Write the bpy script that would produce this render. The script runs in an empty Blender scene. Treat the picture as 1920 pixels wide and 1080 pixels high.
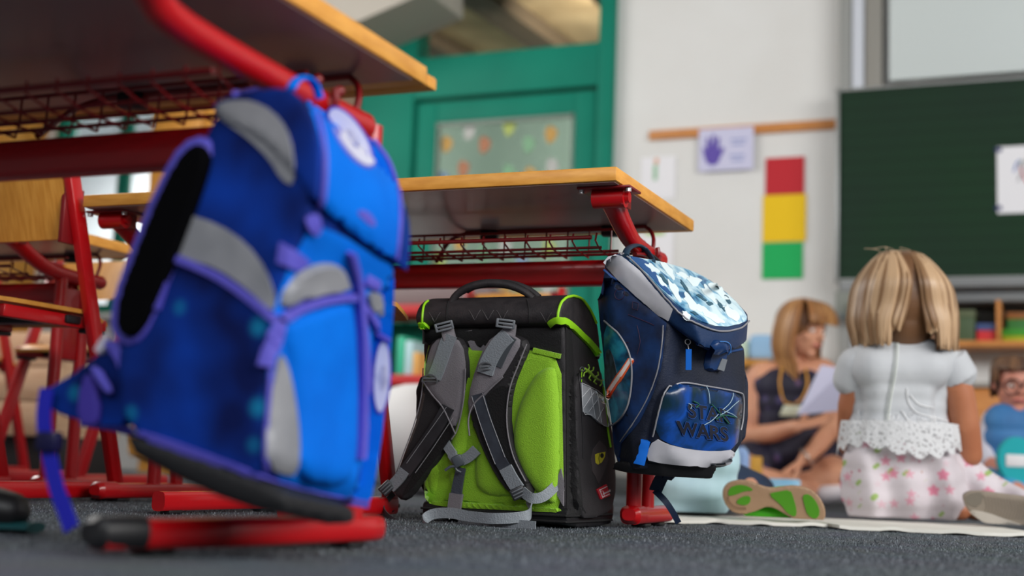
import bpy, bmesh, math, random
from mathutils import Vector, Matrix, noise
from mathutils.bvhtree import BVHTree
from mathutils.geometry import tessellate_polygon
random.seed(7)
S = bpy.context.scene
COL = S.collection
PI = math.pi

# ------------------------------------------------------------------ camera
FPX, PITCH, ROLL, YAW, CAMZ = 2503.6, math.radians(7.5296), math.radians(2.183), math.radians(23.0063), .1137
CF = Vector((-math.sin(YAW)*math.cos(PITCH), math.cos(YAW)*math.cos(PITCH), math.sin(PITCH)))
_r = Vector((math.cos(YAW), math.sin(YAW), 0)); _u = _r.cross(CF)
CR = math.cos(ROLL)*_r + math.sin(ROLL)*_u
CU = -math.sin(ROLL)*_r + math.cos(ROLL)*_u
C0 = Vector((0, 0, CAMZ))
cd = bpy.data.cameras.new('camera'); cam = bpy.data.objects.new('camera', cd); COL.objects.link(cam)
cam.matrix_world = Matrix(((CR.x, CU.x, -CF.x, C0.x), (CR.y, CU.y, -CF.y, C0.y), (CR.z, CU.z, -CF.z, C0.z), (0, 0, 0, 1)))
cd.sensor_width = 36; cd.lens = FPX/1920*36; cd.clip_start = .02
cd.dof.use_dof = True; cd.dof.focus_distance = 2.43; cd.dof.aperture_fstop = 2.0
S.camera = cam

# ------------------------------------------------------------------ light
w = bpy.data.worlds.new('world'); S.world = w; w.use_nodes = True
w.node_tree.nodes['Background'].inputs[0].default_value = (.93, .96, 1, 1)
w.node_tree.nodes['Background'].inputs[1].default_value = .14
def area(name, loc, target, sx, sy, power, col):
    l = bpy.data.lights.new(name, 'AREA'); l.shape = 'RECTANGLE'; l.size = sx; l.size_y = sy; l.energy = power; l.color = col
    o = bpy.data.objects.new(name, l); COL.objects.link(o); o.location = loc
    o.rotation_euler = (Vector(target)-Vector(loc)).to_track_quat('-Z', 'Y').to_euler(); return o
area('assumed_window_light_right', (3.4, 1.0, 2.1), (-1.0, 2.8, .6), 4.5, 1.7, 250, (1, .98, .95))  # added area light for an assumed window at the right, none is built
area('assumed_window_light_left', (-4.6, 3.6, 2.2), (-.4, 3.9, .5), 2.6, 1.5, 92, (1, .98, .95))  # area light added inside the room, stands in for an assumed left window
area('assumed_window_light_back', (.4, -2.6, 2.7), (-1, 5.5, 1.2), 5, 1.2, 112, (.96, .98, 1))  # unseen fill light added behind the camera, its window is only assumed
area('corridor_fill', (-1.9, 7.4, 2.6), (-2.4, 8.6, 2.2), 1.6, .4, 110, (1, .93, .82))  # unseen fill light added to brighten the corridor
S.view_settings.view_transform = 'Standard'; S.view_settings.look = 'None'; S.view_settings.gamma = 1
S.view_settings.exposure = 0.0; S.view_settings.use_curve_mapping = False

# ------------------------------------------------------------------ pixel -> point (1920x1080)
def ray(x, y): return CF + (x-960)/FPX*CR - (y-540)/FPX*CU
def at(x, y, d): return C0 + ray(x, y)*d                  # at a distance along the view axis
def atY(x, y, Y): v = ray(x, y); return C0 + v*(Y/v.y)
def atZ(x, y, Z): v = ray(x, y); return C0 + v*((Z-CAMZ)/v.z)
def atX(x, y, X): v = ray(x, y); return C0 + v*(X/v.x)

# ------------------------------------------------------------------ materials
def lin(c): return tuple((v/12.92 if v <= .04045 else ((v+.055)/1.055)**2.4) for v in c)
MC = {}
def mat(name, rgb, rough=.6, metal=0, spec=.5, noise_=None, bump=None, rgb2=None, coat=0, sheen=0, wood=None, trans=0, emit=0):
    """rgb as sRGB 0-255. noise_=(scale, detail) mixes rgb->rgb2; bump=(scale,strength); wood=(axis scale) grain"""
    if name in MC: return MC[name]
    m = bpy.data.materials.new(name); m.use_nodes = True; nt = m.node_tree; b = nt.nodes['Principled BSDF']
    c = lin([v/255 for v in rgb]); b.inputs['Base Color'].default_value = (*c, 1)
    b.inputs['Roughness'].default_value = rough; b.inputs['Metallic'].default_value = metal
    b.inputs['Specular IOR Level'].default_value = spec; b.inputs['Coat Weight'].default_value = coat
    b.inputs['Sheen Weight'].default_value = sheen
    if trans: b.inputs['Transmission Weight'].default_value = trans
    tc = nt.nodes.new('ShaderNodeTexCoord')
    if rgb2 is not None:
        c2 = lin([v/255 for v in rgb2]); mix = nt.nodes.new('ShaderNodeMix'); mix.data_type = 'RGBA'
        n = nt.nodes.new('ShaderNodeTexNoise'); mp = nt.nodes.new('ShaderNodeMapping')
        nt.links.new(tc.outputs['Object'], mp.inputs[0]); nt.links.new(mp.outputs[0], n.inputs['Vector'])
        if wood: mp.inputs['Scale'].default_value = wood
        n.inputs['Scale'].default_value = (noise_ or (8, 3))[0]; n.inputs['Detail'].default_value = (noise_ or (8, 3))[1]
        rp = nt.nodes.new('ShaderNodeMapRange'); rp.inputs[1].default_value = .35; rp.inputs[2].default_value = .65
        nt.links.new(n.outputs[0], rp.inputs[0]); nt.links.new(rp.outputs[0], mix.inputs[0])
        mix.inputs[6].default_value = (*c, 1); mix.inputs[7].default_value = (*c2, 1)
        nt.links.new(mix.outputs[2], b.inputs['Base Color'])
    if bump:
        n = nt.nodes.new('ShaderNodeTexNoise'); n.inputs['Scale'].default_value = bump[0]; n.inputs['Detail'].default_value = 3
        bp = nt.nodes.new('ShaderNodeBump'); bp.inputs['Strength'].default_value = bump[1]; bp.inputs['Distance'].default_value = .004
        nt.links.new(tc.outputs['Object'], n.inputs['Vector']); nt.links.new(n.outputs[0], bp.inputs['Height']); nt.links.new(bp.outputs[0], b.inputs['Normal'])
    MC[name] = m; return m

def spots(m, layers):
    """small printed motifs on the cloth: layers of (scale, radius, rgb, seed, keep fraction, petals)"""
    nt = m.node_tree; b = nt.nodes['Principled BSDF']; N = nt.nodes.new; L = nt.links.new
    tc = N('ShaderNodeTexCoord')
    link = b.inputs['Base Color'].links
    cur = link[0].from_socket if link else None
    for (sc, rad, rgb, seed, keep, petals, soft) in layers:
        mp = N('ShaderNodeMapping'); mp.inputs['Location'].default_value = (seed*1.3, seed*.7, seed*2.1); mp.inputs['Scale'].default_value = (sc, sc, sc)
        L(tc.outputs['Object'], mp.inputs[0])
        fl = N('ShaderNodeVectorMath'); fl.operation = 'MULTIPLY'; fl.inputs[1].default_value = (1, 0, 1) if petals else (1, 1, 1)
        L(mp.outputs[0], fl.inputs[0])
        v = N('ShaderNodeTexVoronoi'); v.inputs['Scale'].default_value = 1; v.inputs['Randomness'].default_value = .75
        L(fl.outputs[0], v.inputs['Vector'])
        thr = None
        if petals:
            sub = N('ShaderNodeVectorMath'); sub.operation = 'SUBTRACT'; L(fl.outputs[0], sub.inputs[0]); L(v.outputs['Position'], sub.inputs[1])
            sp = N('ShaderNodeSeparateXYZ'); L(sub.outputs[0], sp.inputs[0])
            an = N('ShaderNodeMath'); an.operation = 'ARCTAN2'; L(sp.outputs['Z'], an.inputs[0]); L(sp.outputs['X'], an.inputs[1])
            mu = N('ShaderNodeMath'); mu.operation = 'MULTIPLY'; L(an.outputs[0], mu.inputs[0]); mu.inputs[1].default_value = petals
            sn = N('ShaderNodeMath'); sn.operation = 'SINE'; L(mu.outputs[0], sn.inputs[0])
            ma = N('ShaderNodeMath'); ma.operation = 'MULTIPLY_ADD'; L(sn.outputs[0], ma.inputs[0]); ma.inputs[1].default_value = rad*.14; ma.inputs[2].default_value = rad
            thr = ma.outputs[0]
        lt = N('ShaderNodeMath'); lt.operation = 'SUBTRACT'
        if thr: L(thr, lt.inputs[0])
        else: lt.inputs[0].default_value = rad
        L(v.outputs['Distance'], lt.inputs[1])
        mr = N('ShaderNodeMapRange'); mr.inputs[1].default_value = 0; mr.inputs[2].default_value = soft; L(lt.outputs[0], mr.inputs[0])
        sc2 = N('ShaderNodeSeparateColor'); L(v.outputs['Color'], sc2.inputs[0])
        kp = N('ShaderNodeMath'); kp.operation = 'LESS_THAN'; kp.inputs[1].default_value = keep; L(sc2.outputs[0], kp.inputs[0])
        fm = N('ShaderNodeMath'); fm.operation = 'MULTIPLY'; L(mr.outputs[0], fm.inputs[0]); L(kp.outputs[0], fm.inputs[1])
        mx = N('ShaderNodeMix'); mx.data_type = 'RGBA'; L(fm.outputs[0], mx.inputs[0])
        if cur: L(cur, mx.inputs[6])
        else: mx.inputs[6].default_value = b.inputs['Base Color'].default_value
        mx.inputs[7].default_value = (*lin([q/255 for q in rgb]), 1)
        cur = mx.outputs[2]
    L(cur, b.inputs['Base Color'])
    return m

M_red = mat('red_enamel', (182, 8, 18), .32, bump=(90, .04), coat=.25)
M_black = mat('black_plastic', (22, 22, 25), .45)
M_beech = mat('beech_wood', (222, 158, 68), .42, rgb2=(205, 138, 52), noise_=(3, 4), wood=(4, 4, 60))
M_beechX = mat('beech_edge', (232, 166, 74), .4, rgb2=(214, 146, 58), noise_=(6, 4), wood=(3, 3, 14))
M_ply = mat('beech_ply', (214, 152, 66), .45, rgb2=(196, 132, 50), noise_=(4, 4), wood=(30, 6, 3))
M_under = mat('laminate_underside', (150, 130, 128), .28, rgb2=(138, 118, 116), noise_=(3, 2))
M_steel = mat('bright_steel', (190, 190, 192), .3, 1)
M_wire = mat('red_wire', (122, 8, 16), .38, coat=.2)

# ------------------------------------------------------------------ object helpers
def wloc(o):
    v = Vector(o.location)
    while o.parent: o = o.parent; v += Vector(o.location)
    return v
def obj(name, bm, m, parent=None, smooth=True, loc=None, angle=35):
    """verts in world coordinates; stored relative to the parent (or to loc)"""
    base = wloc(parent) if parent else (Vector(loc) if loc is not None else Vector((0, 0, 0)))
    for v in bm.verts: v.co -= base
    me = bpy.data.meshes.new(name); bm.to_mesh(me); bm.free()
    for mm in (m if isinstance(m, (list, tuple)) else [m]): me.materials.append(mm)
    if smooth:
        for p in me.polygons: p.use_smooth = True
        me.set_sharp_from_angle(angle=math.radians(angle))
    o = bpy.data.objects.new(name, me); COL.objects.link(o)
    if parent: o.parent = parent
    else: o.location = base
    return o
def thing(name, label, cat, loc=(0, 0, 0), group=None):
    o = bpy.data.objects.new(name, None); COL.objects.link(o); o.location = loc; o.empty_display_size = .05
    o['label'] = label; o['category'] = cat
    if group: o['group'] = group
    return o
def tag(o, label, cat, group=None):
    o['label'] = label; o['category'] = cat
    if group: o['group'] = group
    return o
def struct(o): o['kind'] = 'structure'; return o
def BM(): return bmesh.new()
def box(bm, x0, x1, y0, y1, z0, z1, bev=0, seg=2):
    r = bmesh.ops.create_cube(bm, size=1)
    vs = r['verts']
    for v in vs: v.co = Vector((x0+(v.co.x+.5)*(x1-x0), y0+(v.co.y+.5)*(y1-y0), z0+(v.co.z+.5)*(z1-z0)))
    if bev:
        es = list({e for v in vs for e in v.link_edges})
        bmesh.ops.bevel(bm, geom=es, offset=bev, segments=seg, affect='EDGES', profile=.5)
    return bm
def obox(bm, c, ax, ay, az, sx, sy, sz, bev=0, seg=2):
    """oriented box with centre c"""
    t = BM(); box(t, -sx/2, sx/2, -sy/2, sy/2, -sz/2, sz/2, bev, seg)
    ax, ay, az = Vector(ax).normalized(), Vector(ay).normalized(), Vector(az).normalized()
    for v in t.verts: v.co = Vector(c)+ax*v.co.x+ay*v.co.y+az*v.co.z
    merge(bm, t); return bm
def merge(bm, t):
    me = bpy.data.meshes.new('t'); t.to_mesh(me); t.free(); bm.from_mesh(me); bpy.data.meshes.remove(me)
def smoothpath(pts, n=6):
    """Catmull-Rom"""
    P = [Vector(p) for p in pts]; out = []
    for i in range(len(P)-1):
        p0 = P[max(i-1, 0)]; p1 = P[i]; p2 = P[i+1]; p3 = P[min(i+2, len(P)-1)]
        for k in range(n):
            t = k/n
            out.append(.5*((2*p1)+(-p0+p2)*t+(2*p0-5*p1+4*p2-p3)*t*t+(-p0+3*p1-3*p2+p3)*t*t*t))
    out.append(P[-1]); return out
def tube(bm, pts, r, seg=12, r2=None, up=(0, 0, 1), caps=True, sq=0):
    """swept section; r may be a list; r2 = half-size along 'up' for flat sections; sq>0 squarer section"""
    P = [Vector(p) for p in pts]; n = len(P); rings = []
    up = Vector(up); prev = None
    for i, p in enumerate(P):
        d = (P[min(i+1, n-1)]-P[max(i-1, 0)]).normalized()
        if prev is None: s = d.cross(up); s = s.normalized() if s.length > 1e-4 else d.orthogonal().normalized()
        else:
            s = prev-d*prev.dot(d); s = s.normalized() if s.length > 1e-5 else d.orthogonal().normalized()
        prev = s; t = s.cross(d).normalized()
        ra = r[i] if isinstance(r, (list, tuple)) else r
        rb = ra if r2 is None else (r2[i] if isinstance(r2, (list, tuple)) else r2)
        ring = []
        for k in range(seg):
            a = 2*PI*(k+.5)/seg; ca, sa = math.cos(a), math.sin(a)
            if sq: e = 1-sq*.75; ca = math.copysign(abs(ca)**e, ca); sa = math.copysign(abs(sa)**e, sa)
            ring.append(bm.verts.new(p+s*ca*ra+t*sa*rb))
        rings.append(ring)
    for a, b in zip(rings, rings[1:]):
        for k in range(seg): bm.faces.new((a[k], a[(k+1) % seg], b[(k+1) % seg], b[k]))
    if caps: bm.faces.new(rings[0][::-1]); bm.faces.new(rings[-1])
    return bm
def ribbon(bm, pts, width, thick=.0016, up=(0, 0, 1)):
    """webbing: flat band; 'up' = direction of its width"""
    P = [Vector(p) for p in pts]; n = len(P); rows = []
    for i, p in enumerate(P):
        d = (P[min(i+1, n-1)]-P[max(i-1, 0)]).normalized()
        u = Vector(up[i]) if isinstance(up, list) else Vector(up)
        wv = (u-d*u.dot(d)).normalized(); nn = d.cross(wv).normalized()
        wd = width[i] if isinstance(width, list) else width
        rows.append([bm.verts.new(p+wv*wd/2*a+nn*thick/2*b) for a, b in ((-1, -1), (1, -1), (1, 1), (-1, 1))])
    for a, b in zip(rows, rows[1:]):
        for k in range(4): bm.faces.new((a[k], a[(k+1) % 4], b[(k+1) % 4], b[k]))
    bm.faces.new(rows[0][::-1]); bm.faces.new(rows[-1]); return bm
def ell(bm, c, rx, ry, rz, u=20, v=12, rot=None):
    r = bmesh.ops.create_uvsphere(bm, u_segments=u, v_segments=v, radius=1)
    Mx = rot.to_3x3() if rot is not None else Matrix.Identity(3)
    for q in r['verts']: q.co = Vector(c)+Mx @ Vector((q.co.x*rx, q.co.y*ry, q.co.z*rz))
    return bm
def torus(bm, c, n, R, r, seg=24, s2=8, a0=0, a1=2*PI, sx=1):
    n = Vector(n).normalized(); a = n.orthogonal().normalized()
    if abs(n.z) < .9: a = n.cross(Vector((0, 0, 1))).normalized()
    b = n.cross(a)
    closed = abs(a1-a0-2*PI) < 1e-3
    pts = [Vector(c)+a*math.cos(t)*R*sx+b*math.sin(t)*R for t in [a0+(a1-a0)*i/seg for i in range(seg+1)]]
    tube(bm, pts, r, s2, up=n, caps=not closed); return bm
def caps(bm, a, b, ra, rb, seg=16):
    """tapered capsule"""
    a, b = Vector(a), Vector(b); d = (b-a); L = d.length or 1e-6; d.normalize()
    pts, rr = [], []
    for k in range(5): t = PI/2*(k/4); pts.append(a-d*ra*math.cos(t)); rr.append(max(ra*math.sin(t), 1e-4))
    for k in range(5): t = PI/2*(k/4); pts.append(b+d*rb*math.sin(t)); rr.append(max(rb*math.cos(t), 1e-4))
    tube(bm, pts, rr, seg); return bm
def limb(bm, pts, rr):
    for i in range(len(pts)-1): caps(bm, pts[i], pts[i+1], rr[i], rr[i+1])
def remesh(bm, voxel=.006, smooth=4, hull=False, factor=.5):
    me = bpy.data.meshes.new('t'); bm.to_mesh(me); bm.free()
    o = bpy.data.objects.new('t', me); COL.objects.link(o)
    m = o.modifiers.new('r', 'REMESH'); m.mode = 'VOXEL'; m.voxel_size = voxel
    if smooth: s = o.modifiers.new('s', 'SMOOTH'); s.iterations = smooth; s.factor = factor
    dg = bpy.context.evaluated_depsgraph_get(); e = o.evaluated_get(dg); me2 = e.to_mesh()
    out = BM(); out.from_mesh(me2); e.to_mesh_clear(); bpy.data.objects.remove(o); bpy.data.meshes.remove(me); return out
def hull(pts, voxel=.005, smooth=8):
    b = BM()
    for p in pts: b.verts.new(Vector(p))
    bmesh.ops.convex_hull(b, input=b.verts)
    return remesh(b, voxel, smooth)
def bvh(*bms):
    V, Fc = [], []
    for b in bms:
        b.verts.ensure_lookup_table(); b.verts.index_update(); n = len(V)
        V += [v.co.copy() for v in b.verts]; Fc += [[v.index+n for v in f.verts] for f in b.faces]
    return BVHTree.FromPolygons(V, Fc)
def cast(T, x, y, off=0, dflt=None):
    """point of the surface T seen at a pixel, lifted by off along its normal"""
    dr = ray(x, y).normalized(); h = T.ray_cast(C0, dr)
    if h[0] is None:
        p = C0+dr*((dflt or 2.4)/dr.dot(CF)); q = T.find_nearest(p)
        if q[0] is None: return p
        # stay on the line of sight when close to the rim
        return C0+dr*((q[0]-C0).dot(dr)) - dr*off
    nrm = h[1]
    if nrm.dot(dr) > 0: nrm = -nrm
    return h[0]+nrm*off
def polydist(p, poly):
    best = 1e9; n = len(poly)
    for i in range(n):
        a, b = poly[i], poly[(i+1) % n]; abx, aby = b[0]-a[0], b[1]-a[1]; L = abx*abx+aby*aby or 1
        t = max(0, min(1, ((p[0]-a[0])*abx+(p[1]-a[1])*aby)/L)); dx, dy = p[0]-a[0]-abx*t, p[1]-a[1]-aby*t
        best = min(best, dx*dx+dy*dy)
    return math.sqrt(best)
def rounded(poly, it=2):
    for _ in range(it):
        out = []; n = len(poly)
        for i in range(n):
            a, b = poly[i], poly[(i+1) % n]
            out += [(a[0]*.75+b[0]*.25, a[1]*.75+b[1]*.25), (a[0]*.25+b[0]*.75, a[1]*.25+b[1]*.75)]
        poly = out
    return poly
def drape(bm, T, poly, t=.002, rnd=2, res=14, puff=None, lift=0, dflt=None, sink=.003):
    """a sewn-on panel: outline (pixels) laid onto the surface T, with a thickness of its own"""
    if rnd: poly = rounded(poly, rnd)
    b = BM()
    vs = [b.verts.new((x, y, 0)) for x, y in poly]
    es = [b.edges.new((vs[i], vs[(i+1) % len(vs)])) for i in range(len(vs))]
    bmesh.ops.triangle_fill(b, use_beauty=True, use_dissolve=False, edges=es)
    for _ in range(7):
        lg = [e for e in b.edges if e.calc_length() > res]
        if not lg: break
        bmesh.ops.subdivide_edges(b, edges=lg, cuts=1); bmesh.ops.triangulate(b, faces=b.faces[:])
    bmesh.ops.beautify_fill(b, faces=b.faces[:], edges=[e for e in b.edges if len(e.link_faces) == 2])
    px = {v: (v.co.x, v.co.y) for v in b.verts}
    bound = [v for v in b.verts if v.is_boundary]; bset = set(bound)
    loop_e = [e for e in b.edges if len(e.link_faces) == 1]
    pos = {}
    for v, (x, y) in px.items():
        h = t
        if puff: k = min(1, polydist((x, y), poly)/puff); h = t*math.sqrt(max(0, 1-(1-k)**2))*.85+t*.15
        pos[v] = cast(T, x, y, h+lift, dflt)
    low = {v: b.verts.new(cast(T, px[v][0], px[v][1], lift-sink, dflt)) for v in bound}
    for v, p in pos.items(): v.co = p
    for e in loop_e:
        a, c = e.verts; b.faces.new((a, c, low[c], low[a]))
    bmesh.ops.recalc_face_normals(b, faces=b.faces[:])
    merge(bm, b); return bm
def cord(bm, T, pts, r=.0015, off=None, n=6, dflt=None):
    """piping laid on the surface along pixels"""
    P = smoothpath([(x, y, 0) for x, y in pts], n)
    tube(bm, [cast(T, p.x, p.y, r*.6 if off is None else off, dflt) for p in P], r, 8); return bm
def band(bm, T, pts, wpx, t=.002, n=5, lift=0, dflt=None):
    """webbing laid on the surface along pixels"""
    P = smoothpath([(x, y, 0) for x, y in pts], n); L, R = [], []
    for i, p in enumerate(P):
        d = (P[min(i+1, len(P)-1)]-P[max(i-1, 0)]); nn = Vector((-d.y, d.x, 0)).normalized()
        wd = wpx if not isinstance(wpx, (list, tuple)) else wpx[0]+(wpx[1]-wpx[0])*i/(len(P)-1)
        L.append(((p+nn*wd/2).x, (p+nn*wd/2).y)); R.append(((p-nn*wd/2).x, (p-nn*wd/2).y))
    rows = []
    for l, r_ in zip(L, R):
        m = ((l[0]+r_[0])/2, (l[1]+r_[1])/2)
        rows.append([bm.verts.new(cast(T, *q, o, dflt)) for q, o in ((l, lift-.002), (l, lift+t), (m, lift+t*1.05), (r_, lift+t), (r_, lift-.002))])
    for a, b in zip(rows, rows[1:]):
        for k in range(4): bm.faces.new((a[k], a[k+1], b[k+1], b[k]))
    for r_ in (rows[0], rows[-1]): bm.faces.new(r_)
    return bm
def prism(bm, pts, vec):
    """closed outline (3D) extruded by vec"""
    a = [bm.verts.new(Vector(p)) for p in pts]; b = [bm.verts.new(Vector(p)+Vector(vec)) for p in pts]; n = len(pts)
    for i in range(n): bm.faces.new((a[i], a[(i+1) % n], b[(i+1) % n], b[i]))
    try: bm.faces.new(a[::-1]); bm.faces.new(b)
    except Exception: pass
    bmesh.ops.recalc_face_normals(bm, faces=bm.faces[:]); return bm
def ellipse(cx, cy, a, b, ang, n=24):
    ca, sa = math.cos(ang), math.sin(ang)
    return [(cx+a*math.cos(t)*ca-b*math.sin(t)*sa, cy+a*math.cos(t)*sa+b*math.sin(t)*ca) for t in [2*PI*i/n for i in range(n)]]
def textmesh(s, bold=True, sx=1, align='CENTER'):
    cu = bpy.data.curves.new('t', 'FONT'); cu.body = s; cu.size = 1; cu.align_x = align; cu.align_y = 'CENTER'
    if bold: cu.offset = .045
    o = bpy.data.objects.new('t', cu); COL.objects.link(o); dg = bpy.context.evaluated_depsgraph_get()
    me = o.evaluated_get(dg).to_mesh(); b = BM(); b.from_mesh(me); bpy.data.objects.remove(o)
    return b
def textdrape(bm, T, s, cx, cy, ux, uy, vx, vy, off=.002, bold=True):
    """text lying on surface T: pixel = (cx,cy)+x*(ux,uy)+y*(vx,vy)"""
    b = textmesh(s, bold)
    bmesh.ops.triangulate(b, faces=b.faces[:])
    for _ in range(2): bmesh.ops.subdivide_edges(b, edges=[e for e in b.edges if e.calc_length() > .25], cuts=1); bmesh.ops.triangulate(b, faces=b.faces[:])
    for v in b.verts: v.co = cast(T, cx+v.co.x*ux+v.co.y*vx, cy+v.co.x*uy+v.co.y*vy, off)
    merge(bm, b); return bm
# ================================================================== SETTING
def carpet():
    m = mat('carpet', (74, 77, 82), .95, spec=.1, bump=(260, .9))
    nt = m.node_tree; N = nt.nodes.new; L = nt.links.new; b = nt.nodes['Principled BSDF']
    tc = N('ShaderNodeTexCoord'); n = N('ShaderNodeTexNoise'); n.inputs['Scale'].default_value = 330; n.inputs['Detail'].default_value = 2
    n2 = N('ShaderNodeTexNoise'); n2.inputs['Scale'].default_value = 7; n2.inputs['Detail'].default_value = 4
    L(tc.outputs['Object'], n.inputs['Vector']); L(tc.outputs['Object'], n2.inputs['Vector'])
    cr = N('ShaderNodeValToRGB'); L(n.outputs[0], cr.inputs[0])
    e = cr.color_ramp.elements; e[0].position = .36; e[0].color = (*lin((.20, .22, .24)), 1); e[1].position = .68; e[1].color = (*lin((.68, .70, .73)), 1)
    q = e.new(.52); q.color = (*lin((.34, .37, .40)), 1)
    mx = N('ShaderNodeMix'); mx.data_type = 'RGBA'; mx.blend_type = 'MULTIPLY'; mx.inputs[0].default_value = .35
    L(cr.outputs[0], mx.inputs[6]); L(n2.outputs[1], mx.inputs[7]); L(mx.outputs[2], b.inputs['Base Color']); return m
M_carpet = carpet()
b = BM(); bmesh.ops.create_grid(b, x_segments=2, y_segments=2, size=1)
for v in b.verts: v.co = Vector((-2.2+v.co.x*6.5, 3.2+v.co.y*5.2, 0))
floor = struct(obj('floor', b, M_carpet, smooth=False))
# carpet pile where the lens is sharp enough to show it
def pile():
    V, Fc, mi = [], [], []
    rnd = random.Random(3)
    for i in range(52000):
        d = 1.5+2.0*rnd.random()**1.1
        px = rnd.uniform(-80, 2000); p = C0+(CF+(px-960)/FPX*CR)*d; x, y = p.x, p.y
        a = rnd.random()*2*PI; l = rnd.uniform(.0015, .0042); s = .0009
        n = len(V); dx, dy = math.cos(a)*s, math.sin(a)*s
        tx, ty = rnd.uniform(-.002, .002), rnd.uniform(-.002, .002)
        V += [(x-dx, y-dy, -.0005), (x+dx, y+dy, -.0005), (x+tx, y+ty, l)]; Fc.append((n, n+1, n+2)); mi.append(0 if rnd.random() < .6 else (1 if rnd.random() < .6 else 2))
    me = bpy.data.meshes.new('carpet_pile'); me.from_pydata(V, [], Fc)
    for mm in (mat('pile_mid', (84, 90, 96), .9, spec=.1), mat('pile_light', (136, 143, 150), .9, spec=.1), mat('pile_dark', (48, 50, 56), .9, spec=.1)): me.materials.append(mm)
    me.polygons.foreach_set('material_index', mi)
    o = bpy.data.objects.new('carpet_pile', me); COL.objects.link(o); o.parent = floor; o['kind'] = 'stuff'; return o
pile()

WY = 6.34
M_wall = mat('white_plaster', (226, 227, 226), .8, rgb2=(221, 221, 219), noise_=(2, 3), bump=(60, .1))
M_teal = mat('teal_paint', (14, 128, 106), .6, spec=.2, rgb2=(10, 118, 98), noise_=(2, 2))
M_tealD = mat('teal_dark_paint', (10, 92, 78), .45)
M_cream = mat('cream_board', (176, 152, 116), .7, rgb2=(140, 118, 86), noise_=(3, 3))
M_beam = mat('dark_beam', (72, 58, 42), .7)
M_glass = mat('door_glass', (200, 215, 210), .4, trans=1, spec=.3)
M_clear = mat('clear_glass', (235, 240, 238), .02, trans=1, spec=.3)
for m_ in (M_glass, M_clear): m_.node_tree.nodes['Principled BSDF'].inputs['IOR'].default_value = 1.06
# back wall: solid pieces around the door opening and the window
b = BM()
DL, DR = -3.62, -2.155
WL, WR = -5.78, -4.86
for (x0, x1, z0, z1) in ((DR, 4.0, 0, 3.0), (WR, DL, 0, 3.0), (WL, WR, 0, .9), (WL, WR, 2.3, 3.0), (-8.6, WL, 0, 3.0), (DL, DR, 2.86, 3.0)):
    box(b, x0, x1, WY, WY+.18, z0, z1)
wall = struct(obj('wall_back', b, M_wall, smooth=False))
b = BM(); box(b, -8.75, -8.6, -1.9, WY+.18, 0, 3.0); struct(obj('wall_left', b, M_wall, smooth=False))
b = BM(); box(b, -8.75, 4.0, 2.4, WY+.18, 3.0, 3.1); struct(obj('ceiling', b, mat('ceiling_white', (215, 212, 205), .85, bump=(40, .1)), smooth=False))
b = BM(); box(b, DR+.02, 4.0, WY-.012, WY-.001, 0, .08, .003); box(b, WR, DL-.02, WY-.012, WY-.001, 0, .08, .003)
struct(obj('baseboard_back', b, mat('grey_skirting', (120, 122, 124), .5)))
# door: teal frame, transom light above, glazed leaf with coloured cards
dr = thing('door_1', '', '', (-2.9, WY, 0)); del dr['label']; del dr['category']; dr['kind'] = 'structure'
b = BM()
box(b, DL, -3.29, WY-.06, WY+.1, 0, 2.86, .006)                 # left post
box(b, -2.235, DR, WY-.06, WY+.1, 0, 2.86, .006)                # right post
box(b, -3.29, -2.235, WY-.06, WY+.1, 2.06, 2.29, .006)          # transom
box(b, -3.29, -2.235, WY-.06, WY+.1, 2.80, 2.86, .006)
obj('door_frame', b, M_teal, dr)
b = BM()
LX0, LX1 = -3.28, -2.245
box(b, LX0, LX0+.12, WY-.03, WY+.03, .01, 2.045, .005); box(b, LX1-.12, LX1, WY-.03, WY+.03, .01, 2.045, .005)
box(b, LX0+.12, LX1-.12, WY-.03, WY+.03, 1.93, 2.045, .005); box(b, LX0+.12, LX1-.12, WY-.03, WY+.03, .01, .62, .005)
lf = obj('door_leaf', b, M_teal, dr)
b = BM(); box(b, LX0+.11, LX1-.11, WY+.0, WY+.008, .6, 1.94); obj('pane', b, M_glass, dr)
b = BM()
for z in (.615, 1.915): box(b, LX0+.12, LX1-.12, WY-.036, WY-.02, z-.01, z+.012, .002)
for x in (LX0+.125, LX1-.135): box(b, x, x+.012, WY-.036, WY-.02, .62, 1.93, .002)
obj('glazing_bead', b, mat('bead_grey', (120, 135, 125), .5), lf)
b = BM(); box(b, -3.29, -2.235, WY+.0, WY+.008, 2.29, 2.80); obj('transom_pane', b, M_clear, dr)
b = BM(); tube(b, [(LX0+.06, WY-.03, 1.02), (LX0+.06, WY-.08, 1.02), (LX0+.17, WY-.085, 1.02)], .01, 10); obj('door_handle', b, M_steel, dr)
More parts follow.
